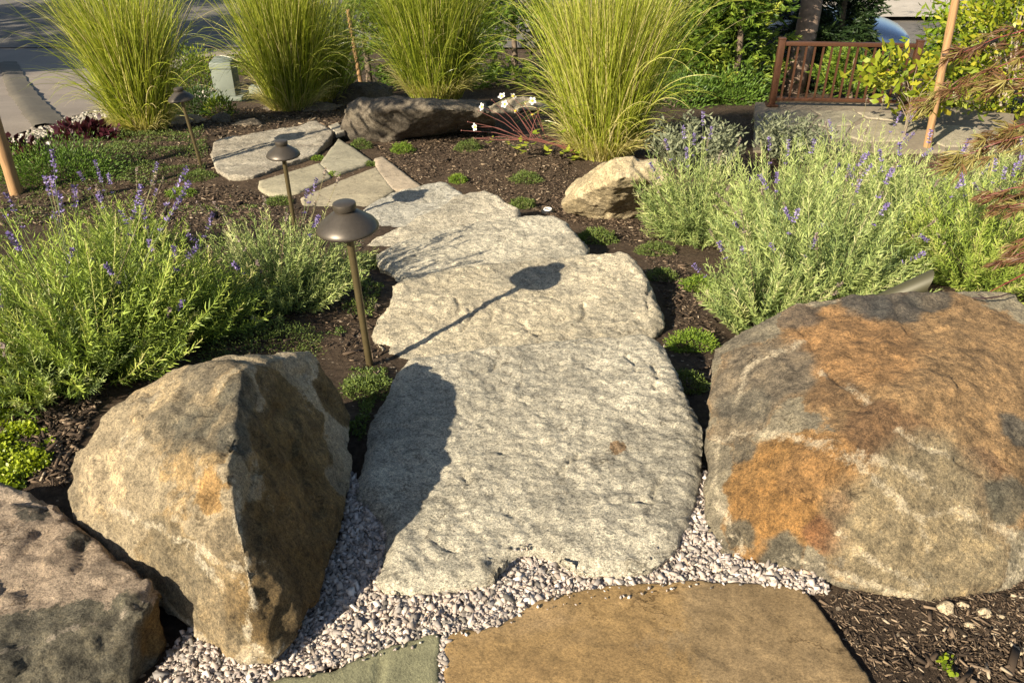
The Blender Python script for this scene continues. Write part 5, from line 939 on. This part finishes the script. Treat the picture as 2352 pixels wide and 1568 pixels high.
# red lace-leaf maple: hanging sprays of thread-like leaves entering from the side
M_maple = leaf_mat("lace_maple_leaf", [(0, (.045, .02, .012)), (.35, (.14, .06, .032)), (.6, (.20, .105, .05)), (.78, (.20, .165, .045)), (1, (.33, .28, .085))], .3, .5)
M_mtwig = plain("red_twig", (.16, .03, .025), .5)
q = np.random.default_rng(91); mb = np.array([2.35, 2.9, float(H(2.35, 2.9))]); mt = thing("lace_leaf_maple", "red brown lace-leaf maple hanging in at the picture edge", "maple", mb)
V_, F_, T_, off = [], [], [], 0; tw = MB(); hub = np.array([2.25, 3.3, .95])
def frond_group(a, b2, n, spread, ln, Y0, Y1, tn):
    """leaves hung along a twig between two pixels at real distances"""
    global off
    A, B_ = WY(a[0], a[1], Y0), WY(b2[0], b2[1], Y1); tw.tube([hub, (hub + A) / 2 + np.array([0, 0, .12]), A, A * .5 + B_ * .5 + np.array([0, 0, .015]), B_], [.008, .005, .0035, .0022, .001], 5, False)
    for k in range(n):
        s = q.random() ** .8; p = A + (B_ - A) * s + q.normal(0, spread * (1 - .6 * s), 3); ax_ = unit((B_ - A) + q.normal(0, .35, 3) * np.linalg.norm(B_ - A) + np.array([0, 0, -.25]) * np.linalg.norm(B_ - A))
        m = 11; base = np.repeat(p[None], m, 0); sd = unit(np.cross(ax_, q.normal(size=3))); fan = np.linspace(-.75, .75, m) + q.normal(0, .06, m); D = unit(ax_[None] * np.cos(fan)[:, None] + sd[None] * np.sin(fan)[:, None]); L_ = ln * q.uniform(.7, 1.15) * (1 - .55 * np.abs(fan)); v, f, kk = leaves(base, D, L_, .0042, q, -.35, None, (.4, 1, .15))
        V_.append(v); F_.append(f + off); off += len(v); T_.append(np.repeat(np.clip(q.normal(tn + .13, .2) + q.normal(0, .08, m), 0, 1), kk))
for a, b2, n, sp, ln, y0, y1, tn in [((2400, 110), (2120, 240), 46, .035, .10, 3.4, 3.6, .42), ((2390, 60), (2190, 130), 26, .03, .09, 3.5, 3.7, .36), ((2420, 180), (2230, 200), 30, .035, .09, 3.3, 3.5, .5), ((2400, 300), (2180, 372), 40, .035, .10, 3.1, 3.2, .62), ((2420, 270), (2270, 320), 26, .03, .10, 3.2, 3.2, .68), ((2400, 425), (2250, 455), 26, .022, .075, 2.9, 3.0, .32), ((2410, 470), (2290, 480), 18, .02, .08, 2.8, 2.9, .4), ((2410, 570), (2290, 605), 18, .02, .08, 2.7, 2.75, .4), ((2420, 520), (2330, 560), 12, .02, .08, 2.7, 2.75, .5)]: frond_group(a, b2, n, sp, ln, y0, y1, tn)
tw.tube([hub, WY(2400, 610, 2.75), WY(2345, 633, 2.75), WY(2262, 676, 2.72)], [.008, .004, .003, .0015], 6, False); tw.tube([mb, mb + np.array([-.03, .12, .5]), hub], [.03, .022, .010], 8, False)
mesh("foliage", np.concatenate(V_), np.concatenate(F_), M_maple, mt, None, False, np.concatenate(T_)); tw.build("branches", M_mtwig, mt, None, True)

# white anemone ----------------------------------------------
q = np.random.default_rng(95); B = G(1345, 358); t = thing("anemone_plant", "white anemone with pink stems flopping over the mulch", "anemone", B); st = MB()
M_pink = plain("pink_stem", (.20, .075, .06), .5); M_pet = leaf_mat("white_petal", [(0, (.62, .56, .58)), (.6, (.80, .78, .76)), (1, (.86, .86, .84))], .3, .5); M_yc = plain("yellow_stamen", (.65, .38, .03), .7)
M_an = leaf_mat("anemone_leaf", [(0, (.06, .10, .012)), (.4, (.16, .24, .02)), (.75, (.36, .40, .04)), (1, (.52, .48, .09))], .35, .4)
def flower(p, n, r, open_=.3, k5=5):
    r *= .86; n = unit(np.array(n, float)); a = unit(np.cross(n, (.3, .2, 1))); b3 = np.cross(n, a); m = k5; ph = np.arange(m) * 6.283 / m + q.uniform(0, 1); D = unit(a[None] * np.cos(ph)[:, None] + b3[None] * np.sin(ph)[:, None] + n[None] * open_)
    V = []
    for d in D:
        s = unit(np.cross(n, d)); V += [p + d * r * .12 - s * r * .10, p + d * r * .12 + s * r * .10, p + d * r * .62 - s * r * .36 + n * r * .04, p + d * r * .62 + s * r * .36 + n * r * .04, p + d * r - s * r * .15, p + d * r + s * r * .15]
    F = np.array([[0, 1, 3, 2], [2, 3, 5, 4]]); F = (F[None] + (np.arange(m) * 6)[:, None, None]).reshape(-1, 4); fl = mesh("flower", np.array(V), F, M_pet, t, None, False, np.repeat(np.clip(q.normal(.6, .25, m), 0, 1), 6))
    MB().lathe([(0, .012), (.006, .011), (.011, .006), (.012, 0), (0, -.003)], p + n * .003, 10, np.stack([a, b3, n], 1)).build("stamens", M_yc, fl)
Yf = B[1]
for (px, py, n, r, dy) in [(1223, 232, (-.1, -.95, .35), .042, -.05), (1153, 222, (-.4, -.5, .8), .042, .05), (1178, 222, (.5, -.5, .7), .036, .05), (1160, 240, (-.6, -.7, .5), .044, 0), (1108, 246, (-.75, -.5, .3), .042, -.1), (1184, 254, (.1, -.8, -.5), .030, 0), (1223, 262, (0, -.6, -.6), .026, 0), (1092, 292, (-.75, -.6, .1), .042, -.2), (1206, 240, (.6, .3, .5), .028, .1)]:
    p = WY(px, py, Yf + dy); flower(p, n, r); mid = WY(1230 + (px - 1160) * .35, 318 + q.uniform(-8, 8), Yf - .05 + dy * .5); st.tube([B + np.array([-.02, 0, -.02]), B * .5 + mid * .5 + np.array([0, -.03, .03]), mid, mid * .35 + p * .65 + np.array([0, .02, .03]), p - unit(np.array(n, float)) * .004], [.0045, .004, .0032, .0024, .0016], 6, False)
for px, py in [(1100, 255), (1075, 280), (1090, 318), (1060, 300), (1130, 230), (1240, 250), (1180, 300)]:
    p = WY(px, py, Yf - .12); mid = WY(1215, 325, Yf - .08); st.tube([mid, (mid + p) / 2 + np.array([0, 0, .03]), p], [.004, .003, .0018], 5, False); st.lathe([(0, -.007), (.007, 0), (0, .008)], p, 8)
st.tube([B, WY(1240, 320, Yf - .1), WY(1150, 322, Yf - .14), WY(1090, 318, Yf - .2)], [.005, .0045, .0035, .0025], 6, False)
st.build("stems", M_pink, t, None, True); P, D, L_ = [], [], []
for px, py, nl, s in [(1195, 335, 8, .085), (1215, 340, 6, .08), (1262, 345, 5, .07), (1300, 348, 9, .075), (1320, 355, 8, .075), (1230, 300, 5, .06), (1255, 285, 4, .05), (1165, 325, 5, .05), (1130, 325, 4, .04), (1290, 300, 5, .06), (1345, 345, 5, .06)]:
    p = WY(px, py, Yf - .12); p[2] = max(p[2], float(H(p[0], p[1])) + .03)
    for j in range(nl):
        a = q.uniform(0, 6.28); P.append(p + q.normal(0, .02, 3)); D.append((math.cos(a), math.sin(a) - .2, q.uniform(-.1, .4))); L_.append(s * q.uniform(.7, 1.2))
P, D, L_ = np.array(P), unit(np.array(D)), np.array(L_); v, f, k = leaves(P, D, L_, L_ * .55, q, -.25, .85, (.25, 1, .12)); mesh("leaves", v, f, M_an, t, None, False, np.repeat(np.clip(q.normal(.6, .2, len(P)), 0, 1), k))

# trees outside the frame whose shade falls into it: a staked young tree by the drive and tall conifers added to shade it
q = np.random.default_rng(97); b = np.array([-3.95, 5.35, float(H(-3.95, 5.35))]); t = thing("young_tree", "young staked tree just outside the picture, shading the long boulder", "young tree", b)
MB().tube([b + np.array([.01 * math.sin(k), .01 * k, -.1 + .36 * k]) for k in range(9)], [.034 * (1 - .06 * k) for k in range(9)], 10).build("trunk", M_bark, t, None, True)
P, D, T = crown_pts(b + np.array([.45, 0, 2.5]), (1.0, .8, .6), 2600, q, 30, .22); v, f, k = leaves(P, D, .08, .045, q, -.2, .2, (.3, 1, .15)); mesh("crown", v, f, M_laurel, t, None, False, np.repeat(np.clip(T, 0, 1), k))
for k, (x, y, r, h) in enumerate([(-17.0, 10.0, 2.6, 8.6), (-20.5, 13.0, 3.0, 10.5), (-14.2, 12.4, 1.7, 6.6)]):
    conifer((x, y, float(H(x, y))), r, h, 2600, ["tall dark conifer outside the picture nearest the drive", "tallest conifer outside the picture beyond the drive", "slim conifer outside the picture beside the drive"][k], 98 + k, M_thuja_d, .5, 80, .3, .75, (.2, M_bark), "conifers whose shade crosses the driveway")
